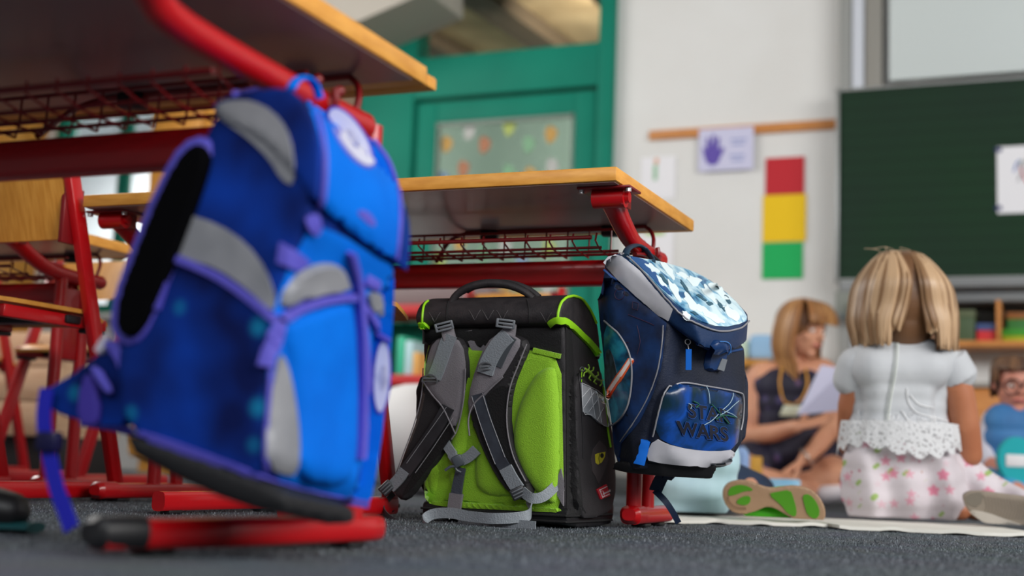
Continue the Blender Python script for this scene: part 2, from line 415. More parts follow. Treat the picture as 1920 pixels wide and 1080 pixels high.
# corridor seen through the glass: back wall, sloping board ceiling with beams
b = BM(); box(b, -4.35, .4, 9.3, 9.4, 0, 3.6); struct(obj('wall_corridor', b, mat('corridor_wall', (158, 172, 168), .8, rgb2=(150, 165, 160), noise_=(2, 2)), smooth=False))
b = BM(); prism(b, [(-4.3, WY+.2, 2.88), (-4.3, 9.6, 3.06), (-4.3, 9.6, 3.13), (-4.3, WY+.2, 2.95)], (4.8, 0, 0)); struct(obj('ceiling_corridor', b, M_cream, smooth=False))
b = BM(); box(b, -4.35, -4.25, WY+.18, 9.3, 0, 3.6); struct(obj('wall_light_block', b, MC['corridor_wall'], smooth=False))  # added partition, blocks the lamp outside from the door glass
b = BM(); box(b, -5.2, .2, WY+.18, 9.4, -.08, -.001); struct(obj('floor_corridor', b, mat('corridor_lino', (110, 110, 104), .5), smooth=False))
for i, (x, wd) in enumerate(((-4.0, .14), (-3.3, .20), (-2.55, .40), (-1.5, .2))):
    b = BM(); prism(b, [(x, WY+.25, 2.78), (x, 9.29, 2.92), (x, 9.29, 3.03), (x, WY+.25, 2.885)], (wd, 0, 0)); struct(obj('trim_%d' % (i+7), b, M_beam, smooth=False))
# coloured cards stuck on the door glass
rnd = random.Random(5)
cc = [(190, 150, 80), (170, 185, 100), (125, 170, 135), (170, 115, 85), (125, 150, 175), (180, 182, 178)]
cn = ['orange', 'yellow green', 'mint green', 'rust brown', 'pale blue', 'white']
rowd = ['top', 'second', 'third', 'fourth', 'fifth', 'sixth']
pick = [[0, 5, 3, 1, 2, 0], [4, 3, 1, 2, 0, 5], [2, 1, 5, 4, 0, 2], [1, 0, 2, 5, 4, 1], [5, 2, 4, 0, 1, 5], [2, 5, 1, 4, 5, 0]]
posn = ['at the handle edge', 'second from the handle edge', 'third from the handle edge', 'third from the hinge edge', 'second from the hinge edge', 'at the hinge edge']
for r_ in range(6):
    for c_ in range(6):
        x = LX0+.17+c_*.121+rnd.uniform(-.015, .015); z = 1.80-r_*.205+rnd.uniform(-.03, .03)+(.06 if c_ % 2 else 0)
        k = pick[r_][c_]; b = BM(); a = rnd.uniform(0, 1)
        pts = [(x+.034*(1+.12*math.sin(3*t+a))*math.cos(t), WY-.004, z+.046*(1+.12*math.cos(3*t))*math.sin(t)) for t in [2*PI*i/14 for i in range(14)]]
        prism(b, pts, (0, .003, 0))
        o = obj('paper_cutout', b, mat('card_'+cn[k].replace(' ', '_'), cc[k], .7), smooth=False, loc=(x, WY, z))
        tag(o, '%s paper cutout on the green door glass, %s row, %s' % (cn[k], rowd[r_], posn[c_]), 'paper cutout', 'paper cutouts on the green door glass')
# brown post and sloped soffit left of the door
b = BM(); box(b, -3.80, -3.63, WY-.05, WY-.001, 0, 2.9, .004); struct(obj('trim_5', b, mat('brown_post', (118, 96, 74), .6)))
b = BM(); prism(b, [atY(560, 88, WY-.5), atY(672, 40, WY-.5), atY(800, -16, WY-.5), atY(800, -120, WY-.5), atY(560, -120, WY-.5)], (0, .44, 0)); struct(obj('trim_6', b, mat('soffit', (176, 170, 160), .8), smooth=False))
# window far left, teal frame
wn = thing('window_1', '', '', ((WL+WR)/2, WY, .9)); del wn['label']; del wn['category']; wn['kind'] = 'structure'
b = BM()
box(b, WL, WL+.07, WY-.02, WY+.08, .9, 2.3, .004); box(b, WR-.07, WR, WY-.02, WY+.08, .9, 2.3, .004)
box(b, WL, WR, WY-.02, WY+.08, .9, .97, .004); box(b, WL, WR, WY-.02, WY+.08, 2.23, 2.3, .004); box(b, -5.3, -5.24, WY-.01, WY+.06, .97, 2.23, .004)
obj('window_frame', b, M_teal, wn)
b = BM(); box(b, WL+.07, WR-.07, WY+.03, WY+.04, .97, 2.23); obj('pane', b, M_clear, wn)
b = BM(); box(b, WL-.05, WR+.05, WY-.14, WY+.0, .87, .9, .006); obj('window_sill', b, M_wall, wn)
# board added outside stands in for bright daylight, lit by its own added lamp
area('daylight_board_light', (-5.7, 8.3, 2.4), (-5.6, 8.9, 1.7), 2.0, 1.6, 260, (1, 1, 1))
b = BM(); box(b, -8.3, -4.6, 8.9, 9.0, 0, 3.6); struct(obj('wall_daylight_board', b, mat('daylight_board_white', (245, 246, 250), .9), smooth=False))
# tall beech cupboards either side of the window
def cupboard(x0, x1, h, lab):
    t = thing('tall_cupboard', lab, 'cupboard', ((x0+x1)/2, WY-.2, 0))
    b = BM(); box(b, x0, x1, WY-.4, WY-.01, .08, h, .004); box(b, x0+.03, x1-.03, WY-.36, WY-.03, 0, .08); obj('body', b, M_ply, t)
    n = 2; wd = (x1-x0)/n
    for i in range(n):
        b = BM(); box(b, x0+i*wd+.006, x0+(i+1)*wd-.006, WY-.42, WY-.402, .1, h-.02, .003); d_ = obj('door', b, M_ply, t)
        b = BM(); tube(b, [(x0+wd+(-.05 if i == 0 else .05), WY-.45, 1.0), (x0+wd+(-.05 if i == 0 else .05), WY-.45, 1.14)], .006, 8)
        for z in (1.0, 1.14): tube(b, [(x0+wd+(-.05 if i == 0 else .05), WY-.42, z), (x0+wd+(-.05 if i == 0 else .05), WY-.452, z)], .005, 8)
        obj('handle', b, M_steel, d_)
cupboard(-6.95, -5.86, 2.3, 'tall beech cupboard left of the far window')
cupboard(-4.74, -4.05, 2.28, 'tall beech cupboard between the far window and the green door')

# rail on the wall, papers, traffic-light cards
b = BM(); box(b, -1.965, -1.02, WY-.022, WY-.001, 1.765, 1.812, .004)
tag(obj('picture_rail', b, mat('orange_beech', (206, 138, 70), .5, rgb2=(190, 120, 56), noise_=(5, 3), wood=(3, 20, 20)), loc=(-1.5, WY, 1.79)), 'orange wooden hanging rail on the white wall left of the green board', 'rail')
M_paper = mat('white_paper', (235, 235, 240), .8); M_plil = mat('lilac_paper', (205, 205, 232), .8)
def wy(x, y, off=.004): return atY(x, y, WY-off)
def sheet(name, x0, y0, x1, y1, m, off, parent=None, thick=.002, loc=None):
    a, c = wy(x0, y0, off), wy(x1, y1, off); b = BM(); box(b, min(a.x, c.x), max(a.x, c.x), WY-off-thick, WY-off, min(a.z, c.z), max(a.z, c.z)); return obj(name, b, m, parent, smooth=False, loc=loc)
t = thing('hand_print_picture', 'white sheet with a violet hand print hanging from the wooden rail', 'picture', wy(1360, 250))
sheet('paper', 1311, 243, 1412, 317, M_plil, .024, t)
b = BM(); hp = [(1325, 306), (1320, 292), (1317, 278), (1321, 276), (1324, 284), (1324, 262), (1327, 256), (1330, 262), (1332, 276), (1335, 254), (1339, 251), (1341, 258), (1341, 276), (1345, 258), (1348, 256), (1350, 263), (1347, 281), (1354, 275), (1359, 279), (1352, 292), (1346, 306), (1336, 311)]
prism(b, [wy(x, y, .0275) for x, y in hp], (0, .001, 0)); obj('hand_print', b, mat('violet_ink', (96, 78, 170), .7), t, smooth=False)
b = BM()
for (x, y, w_) in ((1370, 262, 30), (1372, 270, 24), (1368, 292, 28), (1372, 300, 22)):
    p, q = wy(x, y, .0275), wy(x+w_, y-1, .0275); box(b, p.x, q.x, WY-.0275, WY-.0265, p.z-.006, p.z+.004)
obj('writing', b, mat('pale_blue_ink', (150, 160, 205), .7), t, smooth=False)
t = thing('child_drawing', 'small white sheet with an orange and green figure on the wall under the rail end', 'picture', wy(1235, 340))
sheet('paper', 1203, 296, 1266, 372, M_paper, .003, t)
b = BM(); ell(b, wy(1231, 302, .006), .012, .002, .016, 12, 8); obj('head_drawing', b, mat('orange_crayon', (222, 160, 120), .8), t)
b = BM(); pp = wy(1229, 316, .006); box(b, pp.x-.012, pp.x+.010, WY-.007, WY-.005, pp.z-.06, pp.z+.02, .001); obj('body_drawing', b, mat('green_crayon', (150, 195, 160), .8), t)
t = thing('white_sheet', 'plain white sheet on the wall below the small drawing', 'paper', wy(1235, 460))
sheet('paper', 1205, 425, 1262, 500, M_paper, .003, t)
pp = wy(1228, 436, .006); b = BM(); box(b, pp.x-.05, pp.x+.05, WY-.007, WY-.005, pp.z-.014, pp.z+.014, .001); obj('heading_print', b, mat('green_crayon2', (175, 205, 130), .8), t, smooth=False)
for nm, y0, y1, x0, x1, col in (('red', 297, 363, 1436, 1508, (190, 28, 42)), ('yellow', 367, 452, 1431, 1511, (238, 196, 0)), ('green', 456, 522, 1430, 1505, (0, 172, 88))):
    o = sheet('coloured_card', x0, y0, x1, y1, mat('card_'+nm+'_stack', col, .7), .004, None, .004, wy((x0+x1)/2, (y0+y1)/2))
    tag(o, '%s card, %s of the traffic light stack on the white wall' % (nm, {'red': 'topmost', 'yellow': 'middle', 'green': 'lowest'}[nm]), 'card', 'traffic light cards on the white wall')

# blackboard on its lifting posts
BY = 6.19
t = thing('blackboard', 'dark green ruled blackboard with an aluminium frame and tray', 'blackboard', (.3, BY, 1.0))
BX0, BX1, BZ0, BZ1 = -1.012, 1.4, 1.003, 1.918
def board_mat():
    m = mat('board_green', (21, 52, 31), .7, spec=.25, rgb2=(24, 46, 34), noise_=(1.5, 2)); nt = m.node_tree; N = nt.nodes.new; L = nt.links.new; bs = nt.nodes['Principled BSDF']
    src = bs.inputs['Base Color'].links[0].from_socket
    tc = N('ShaderNodeTexCoord'); sp = N('ShaderNodeSeparateXYZ'); L(tc.outputs['Object'], sp.inputs[0])
    mu = N('ShaderNodeMath'); mu.operation = 'MULTIPLY'; mu.inputs[1].default_value = 1/.0625; L(sp.outputs['Z'], mu.inputs[0])
    fr = N('ShaderNodeMath'); fr.operation = 'FRACT'; L(mu.outputs[0], fr.inputs[0])
    lt = N('ShaderNodeMath'); lt.operation = 'LESS_THAN'; lt.inputs[1].default_value = .07; L(fr.outputs[0], lt.inputs[0])
    mx = N('ShaderNodeMix'); mx.data_type = 'RGBA'; L(lt.outputs[0], mx.inputs[0]); L(src, mx.inputs[6]); mx.inputs[7].default_value = (*lin((.05, .13, .075)), 1); L(mx.outputs[2], bs.inputs['Base Color']); return m
b = BM(); box(b, BX0+.012, BX1, BY, BY+.02, BZ0+.012, BZ1-.012); obj('writing_surface', b, board_mat(), t, smooth=False)
M_alu = mat('brushed_aluminium', (165, 168, 168), .4, .6)
b = BM(); box(b, BX0, BX0+.016, BY-.012, BY+.024, BZ0, BZ1, .003); box(b, BX0, BX1, BY-.012, BY+.024, BZ1-.014, BZ1, .003); box(b, BX0, BX1, BY-.012, BY+.024, BZ0, BZ0+.014, .003); obj('frame', b, M_alu, t)
b = BM(); box(b, -.79+.0, BX1, BY-.10, BY-.013, BZ0-.045, BZ0-.028, .004); box(b, BX0+.03, BX1, BY-.03, BY-.0, BZ0-.05, BZ0-.001, .004); box(b, -.79, BX1, BY-.10, BY-.09, BZ0-.03, BZ0-.005, .003); box(b, BX0+.03, BX1, BY-.02, BY+.02, BZ0-.10, BZ0-.05, .004); obj('chalk_tray', b, mat('tray_grey', (140, 143, 145), .45, .4), t)
for (x, n_, p_) in ((-.98, 'grey', (148, 150, 148)), (-.921, 'white', (205, 210, 220)), (-.86, 'taupe', (142, 140, 134))):
    b = BM(); box(b, x-.027, x+.027 if n_ != 'taupe' else x+.05, WY-.10, WY-.002, .0, 2.95, .006)
    o = obj('board_post', b, mat('post_'+n_, p_, .5), loc=(x, WY, 0)); tag(o, '%s upright post behind the left edge of the blackboard' % n_, 'post', 'lifting posts of the blackboard')
b = BM(); box(b, -.775, 1.6, BY-.0+.03, BY+.05, 1.95, 2.9, .004); tag(obj('projection_board', b, mat('board_white', (205, 214, 214), .35), loc=(.3, BY, 2.4)), 'plain white board panel above the blackboard', 'whiteboard')
# drawing on the blackboard
t = thing('taped_drawing', 'white sheet with thin coloured strokes taped on the blackboard', 'picture', atY(1900, 340, BY))
def by(x, y, off=.003): return atY(x, y, BY-off)
a_, c_ = by(1869, 276), by(1950, 398); b = BM(); box(b, a_.x, c_.x+.06, BY-.005, BY-.003, c_.z, a_.z); obj('paper', b, M_paper, t, smooth=False)
for nm, pts, r_, col in (('blue_stroke', [(1912, 300), (1905, 308), (1901, 322)], .004, (120, 140, 200)), ('green_stroke', [(1918, 300), (1911, 309), (1914, 316)], .003, (90, 120, 90)), ('red_stroke', [(1913, 312), (1918, 330), (1930, 350)], .004, (190, 80, 90)), ('black_stroke', [(1908, 340), (1925, 300), (1935, 290)], .002, (40, 40, 50))):
    b = BM(); tube(b, [by(x, y, .006) for x, y in pts], r_, 6); obj(nm, b, mat(nm, col, .7), t)
for x, y in ((1871, 281), (1871, 390)):
    p = by(x, y, .006); b = BM(); box(b, p.x-.012, p.x+.016, BY-.009, BY-.005, p.z-.01, p.z+.01, .002); obj('corner_magnet', b, mat('navy_magnet', (45, 50, 105), .4), t)

# shelf below the board with games boxes
t = thing('wall_shelf', 'orange wooden wall shelf under the blackboard', 'shelf', (.1, 6.3, .7))
b = BM(); sa = atY(1775, 660, 6.12); box(b, sa.x-.15, 1.3, 6.08, 6.33, .695, .722, .003); obj('shelf_board', b, MC['orange_beech'], t)
for x in (-.30, -.02, .35, .8):
    b = BM(); box(b, x-.009, x+.009, 6.09, 6.33, .722, .90, .002); obj('divider', b, MC['orange_beech'], t)
b = BM(); box(b, sa.x-.15, 1.3, 6.31, 6.335, .722, .90); obj('back_board', b, mat('dark_back', (52, 50, 44), .7), t, smooth=False)
def gbox(x0, x1, z1, rgb, lab, top=None, y0=6.12, y1=6.30):
    t = thing('games_box', lab, 'box', ((x0+x1)/2, 6.2, .722), 'games boxes on the shelf under the blackboard')
    b = BM(); box(b, x0, x1, y0, y1, .723, z1-.03, .003); obj('box_base', b, mat('g'+lab[:14].replace(' ', ''), rgb, .6), t)
    b = BM(); box(b, x0-.003, x1+.003, y0-.003, y1+.003, z1-.03, z1, .003); obj('lid', b, mat('h'+lab[:14].replace(' ', ''), top or rgb, .6), t)
gbox(-.47, -.40, .86, (70, 90, 60), 'dark olive box at the left end of the shelf under the board', (90, 100, 70))
gbox(-.39, -.315, .80, (200, 40, 45), 'red box with a blue lid left of the first shelf divider', (60, 80, 130))
gbox(-.285, -.035, .775, (170, 180, 20), 'yellow green flat box right of the first shelf divider', (60, 150, 40), 6.12, 6.20)
gbox(-.27, -.16, .86, (60, 130, 60), 'mid green box standing behind the flat yellow green one', (160, 100, 50), 6.22)
gbox(.0, .16, .84, (220, 150, 50), 'orange box right of the second shelf divider')
# low cupboard below the shelf
t = thing('low_cupboard', 'low orange wooden bench cupboard against the wall under the shelf', 'cupboard', (.2, 6.2, 0))
lc = atY(1815, 726, 6.0); b = BM(); box(b, lc.x-.25, 1.4, 6.0, 6.32, .02, lc.z, .005); obj('body', b, MC['orange_beech'], t)
b = BM(); box(b, lc.x-.27, 1.42, 5.98, 6.325, lc.z, lc.z+.022, .004); obj('top', b, mat('grey_top', (160, 155, 148), .5), t)
for i in range(3):
    b = BM(); box(b, lc.x-.24+i*.55, lc.x+.30+i*.55, 5.985, 5.999, .05, lc.z-.02, .002); obj('door', b, MC['orange_beech'], t)
# grey eraser box hanging below the tray, green sponge
t = thing('eraser_box', 'grey box hanging under the left end of the board tray', 'box', atY(1590, 572, BY))
a_, c_ = atY(1568, 548, BY-.02), atY(1630, 600, BY-.02); b = BM(); box(b, a_.x, c_.x, BY-.06, BY-.03, c_.z+.02, a_.z, .006); obj('body', b, mat('eraser_grey', (128, 132, 126), .6), t)
b = BM(); box(b, a_.x+.02, c_.x-.02, BY-.065, BY-.03, c_.z, c_.z+.03, .004); obj('drawer', b, mat('eraser_dark', (90, 98, 98), .5), t)
b = BM(); p = atY(1602, 576, BY-.08); box(b, p.x-.02, p.x+.03, BY-.10, BY-.066, p.z-.03, p.z+.025, .008); tag(obj('sponge', b, mat('sponge_green', (110, 200, 70), .9, bump=(80, .5)), loc=p), 'bright green sponge beside the grey box under the board', 'sponge')

# blue and white things on a low bench behind the woman
t = thing('low_bench', 'low wooden bench against the white wall behind the seated woman', 'bench', (-1.6, 6.1, 0))
p = atY(1400, 676, 6.05); b = BM(); box(b, p.x-.55, p.x+.34, 5.98, 6.3, p.z-.03, p.z, .005); obj('top', b, M_ply, t)
for x in (p.x-.5, p.x+.29):
    b = BM(); box(b, x, x+.03, 6.0, 6.28, 0, p.z-.03, .003); obj('leg', b, M_ply, t)
zb = p.z
def blob(x, y, w_, h_, rgb, lab, nm='folded_towel', cat='towel'):
    q = atY(x, y, 6.1); b = BM(); box(b, q.x-w_/2, q.x+w_/2, 6.02, 6.2, zb, zb+h_, .02, 3); b = remesh(b, .012, 4)
    tag(obj(nm, b, mat(lab[:16].replace(' ', '_'), rgb, .8, bump=(30, .4)), loc=(q.x, 6.1, zb)), lab, cat, 'things on the bench behind the woman')
blob(1432, 650, .11, .12, (150, 190, 225), 'light blue bundle on the bench nearest the woman', 'cloth_bundle', 'bundle')
blob(1388, 650, .10, .10, (205, 225, 205), 'pale green bundle on the bench beside the hanging satchel', 'cloth_bundle', 'bundle')

# red framed open shelf seen between the satchels
SY = 5.2
t = thing('open_shelf', 'low open shelf with red boards seen between the blue and the black satchel', 'shelf', (-2.9, SY, 0))
def sy(x, y): return atY(x, y, SY)
x0, x1 = sy(700, 700).x-.5, sy(850, 700).x+.25
for y in (580, 712, 860):
    z = sy(780, y).z; b = BM(); box(b, x0, x1, SY, SY+.3, z-.022, z+.022, .004); obj('shelf_board', b, mat('shelf_red', (196, 44, 46), .5), t)
zt = sy(780, 580).z+.022
for x in (x0+.012, x1-.012):
    b = BM(); box(b, x-.012, x+.012, SY, SY+.3, 0, zt-.044, .002); obj('side_panel', b, M_tealD, t)
b = BM(); box(b, x0+.02, x1-.02, SY+.29, SY+.3, .02, zt-.05); obj('back_panel', b, M_teal, t, smooth=False)
zs = sy(780, 712).z+.023
for (xa, xb, h_, rgb, lab) in ((738, 752, .17, (60, 190, 150), 'mint box on the red shelf beside the blue satchel'), (753, 768, .15, (185, 220, 225), 'pale blue box in the middle of the red shelf'), (769, 779, .10, (235, 180, 100), 'small orange box at the right of the red shelf')):
    a_, c_ = sy(xa, 700), sy(xb, 700); b = BM(); box(b, a_.x, c_.x, SY+.02, SY+.2, zs, zs+h_, .004); tag(obj('storage_box', b, mat('sb'+lab[:8], rgb, .6), loc=((a_.x+c_.x)/2, SY+.1, zs)), lab, 'box', 'boxes on the red shelf')
b = BM(); q = sy(800, 550); box(b, x0+.05, x1-.1, SY+.02, SY+.25, zt+.001, q.z+.03, .01); tag(obj('storage_tray', b, mat('tray_taupe', (128, 112, 112), .7), loc=(-3, SY, zt)), 'taupe tray lying on top of the red shelf', 'tray')
# white floor cushion
b = BM(); p = at(775, 880, 4.6); ell(b, (p.x, p.y, .19), .21, .21, .19, 24, 14); tag(obj('floor_cushion', b, mat('cushion_white', (228, 228, 228), .8, bump=(20, .3)), loc=(p.x, p.y, 0)), 'round white floor cushion between the blue and the black satchel', 'cushion')
# pale pine crate far left
p = at(40, 720, 5.0); q0, q1 = at(-60, 815, 5.0), at(139, 625, 5.0)
t = thing('pine_chest', 'pale pine chest under the desks at the far left', 'chest', (p.x, p.y, 0))
M_pine = mat('pine', (205, 172, 140), .55, rgb2=(190, 152, 120), noise_=(3, 4), wood=(2, 4, 22))
cx = (q0.x+q1.x)/2
nb = 3; zA, zB = .15, q1.z
b = BM(); box(b, q0.x-.1, q1.x-.01, p.y+.02, p.y+.36, zA, zB, .003); obj('body', b, M_pine, t)
for i in range(nb):
    b = BM(); box(b, q0.x-.11, q1.x, p.y, p.y+.019, zA+(zB-zA)*i/nb+.002, zA+(zB-zA)*(i+1)/nb-.002, .004); obj('plank', b, M_pine, t)
b = BM(); kn = atY(75, 650, p.y-.002); ell(b, kn, .011, .003, .017, 12, 8); obj('knot', b, mat('pine_knot', (120, 82, 55), .6), t)
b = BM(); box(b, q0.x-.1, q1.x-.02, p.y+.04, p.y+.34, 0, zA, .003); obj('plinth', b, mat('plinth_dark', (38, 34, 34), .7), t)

# ================================================================== DESKS
def desk(xr, yf, h, L, D, fy0, lab, basket=True, groove=False, py=(.262, .35), fdx=0, ext=0, fyl=None):
    """xr,yf = right/front edge; desk stands along x to the left"""
    t = thing('school_desk', lab, 'desk', (xr-L/2, yf+D/2, 0), 'school desks with red frames')
    b = BM(); box(b, xr-L, xr, yf-ext, yf+D, h-.027, h, .004, 2); tt = obj('tabletop', b, M_beechX, t)
    # underside laminate (recessed a hair) and pencil groove strip at the far edge
    b = BM(); box(b, xr-L+.006, xr-.006, yf-ext+.006, yf+D-.035, h-.0285, h-.0265); obj('underside_panel', b, M_under, tt, smooth=False)
    if groove:
        b = BM(); box(b, xr-L, xr-.0, yf+D+.0005, yf+D+.03, h-.027, h-.009, .003); tube(b, [(xr-L+.01, yf+D+.026, h-.010), (xr-.004, yf+D+.026, h-.010)], .0035, 8); obj('pencil_ledge', b, M_beechX, tt)
    zt = h-.11
    xt = xr-.036
    fy_r = fy0
    for sx, x in ((1, xt), (-1, xr-L+.036)):
        fy0 = fy_r if sx > 0 or fyl is None else fyl
        b = BM(); tube(b, smoothpath([(x+fdx, yf+fy0, .024), (x+fdx*.45, yf+fy0+(.42-fy0)*.45, .024), (x, yf+.42, .024), (x, yf+.478, .024)], 4), .021, 16, r2=.017, sq=.5); obj('foot', b, M_red, t)
        b = BM(); tube(b, [(x+fdx, yf+fy0-.012, .026), (x+fdx, yf+fy0-.002, .026), (x+fdx*.8, yf+fy0+.045, .026)], [.014, .0215, .0225], 16, r2=[.011, .018, .0185], sq=.3); obj('foot_cap', b, M_black if fdx < -.09 else M_red, t)
        b = BM(); tube(b, [(x, yf+.474, .024), (x, yf+.486, .024)], [.0215, .016], 16, r2=[.0175, .012], sq=.3); obj('foot_cap', b, mat('red_cap', (165, 18, 24), .4), t)
        for gy in (.40, fy0+.05):
            b = BM(); box(b, x-.015+(fdx*.8 if gy != .40 else 0), x+.015+(fdx*.8 if gy != .40 else 0), yf+gy, yf+gy+.04, .001, .008, .002); obj('glide', b, M_black, t)
        for y in py:
            b = BM(); tube(b, [(x, yf+y, .038), (x, yf+y, zt+.005)], .0155, 16); obj('post', b, M_red, t)
        b = BM(); box(b, x-.004, x+.004, yf+py[0]+.008, yf+py[1]-.008, .33, zt-.03, .002); obj('web_plate', b, M_red, t)
        # carrying tube: plug at the far end, bends up to the front of the top
        pts = smoothpath([(x, yf+.404, zt), (x, yf+.30, zt+.0), (x, yf+.215-ext, zt+.008), (x, yf+.155-ext, zt+.028), (x, yf+.105-ext, zt+.052), (x, yf+.07-ext, zt+.065)], 5)
        rr = [.0155]*len(pts); n = len(pts); rr = [.0175+.006*max(0, (i/n-.35)/.65)**.8 for i in range(n)]
        b = BM(); tube(b, pts, rr, 18, r2=[.0178]*n); obj('support_tube', b, M_red, t)
        b = BM(); tube(b, [(x, yf+.402, zt), (x, yf+.412, zt)], [.0180, .0140], 18); obj('tube_plug', b, mat('red_plug', (188, 22, 30), .35), t)
        b = BM(); tube(b, [(x-.028, yf-ext+.062, zt+.064), (x+.034, yf-ext+.062, zt+.064)], .019, 18); tube(b, [(x+.034, yf-ext+.062, zt+.064), (x+.042, yf-ext+.062, zt+.064)], .010, 14); obj('bracket_tube', b, M_red, t)
        b = BM(); box(b, x-.052, x+.052, yf-ext+.03, yf-ext+.10, h-.033, h-.0285, .001); box(b, x+.028, x+.033, yf-ext+.048, yf-ext+.10, zt+.048, h-.03, .001); obj('mounting_plate', b, M_wire, t)
        for q in (-.046, .046):
            b = BM(); tube(b, [(x+q, yf-ext+.04, h-.04), (x+q, yf-ext+.04, h-.032)], .006, 10); obj('screw', b, M_steel, t)
    b = BM(); yc = yf+.328; box(b, xr-L+.05, xr-.05, yc-.018, yc+.018, .487-(.66-h), .540-(.66-h), .008, 3); obj('crossbar', b, M_red, t)
    if basket:
        zb = .548-(.66-h); X0, X1 = xr-L+.11, xr-.10
        def wire(pts, r=.0026, n=0): b = BM(); tube(b, smoothpath(pts, 4) if n else pts, r, 8); return b
        ys = (.155, .215, .262, .300)
        bk = obj('basket', wire([(X0, yf+ys[0], zb+.01), (X1, yf+ys[0], zb+.01)], .0042), M_wire, t)
        for k, y in enumerate(ys[1:]): obj('rail', wire([(X0-.0, yf+y, zb), (X1+.02*k, yf+y, zb)], .003), M_wire, bk)
        nw = int((X1-X0)/.048)
        for i in range(nw+1):
            x = X0+(X1-X0)*i/nw
            obj('wire', wire([(x+.012, yf+ys[0]-.004, zb+.018), (x+.008, yf+ys[0], zb+.004), (x-.004, yf+ys[1], zb-.003), (x-.016, yf+.318, zb-.003), (x-.018, yf+.326, zb+.02), (x-.018, yf+.327, zb+.055)], .0019), M_wire, bk)
        obj('rail', wire([(X0-.02, yf+.327, zb+.057), (X1+.02, yf+.327, zb+.057)], .003), M_wire, bk)
        # hanging bow with its two clips
        xa, xb = xr-.50, xr-.055
        b = wire([(xa-.02, yf+.33, zb+.0), (xa-.025, yf+.40, zb+.055), (xa, yf+.43, zb+.078), (xa+.04, yf+.43, zb+.08), (xb-.06, yf+.43, zb+.08), (xb-.02, yf+.43, zb+.078), (xb, yf+.42, zb+.05), (xb, yf+.40, zb+.0)], .0045, 1); obj('hanging_bow', b, M_wire, t)
        for x in (xa+.06, xb-.10):
            b = BM(); obox(b, (x, yf+.43, h-.04), (1, .2, 0), (-.2, 1, 0), (0, 0, 1), .04, .026, .022, .004); obj('clip', b, M_black, t)
    return t
D1 = desk(-.826, 1.104, .66, 1.22, .512, .05, 'nearest school desk, beech top on red tubes, with the blue satchel hooked on', groove=True, py=(.356, .424), ext=.20, fdx=-.092)
D2 = desk(-.763, 2.264, .66, 1.22, .54, .25, 'middle school desk with the navy satchel hooked on its right end', py=(.268, .352), fyl=.08)
D3 = desk(-2.262, 2.31, .645, 1.22, .53, .235, 'school desk at the far left behind the wooden chair')

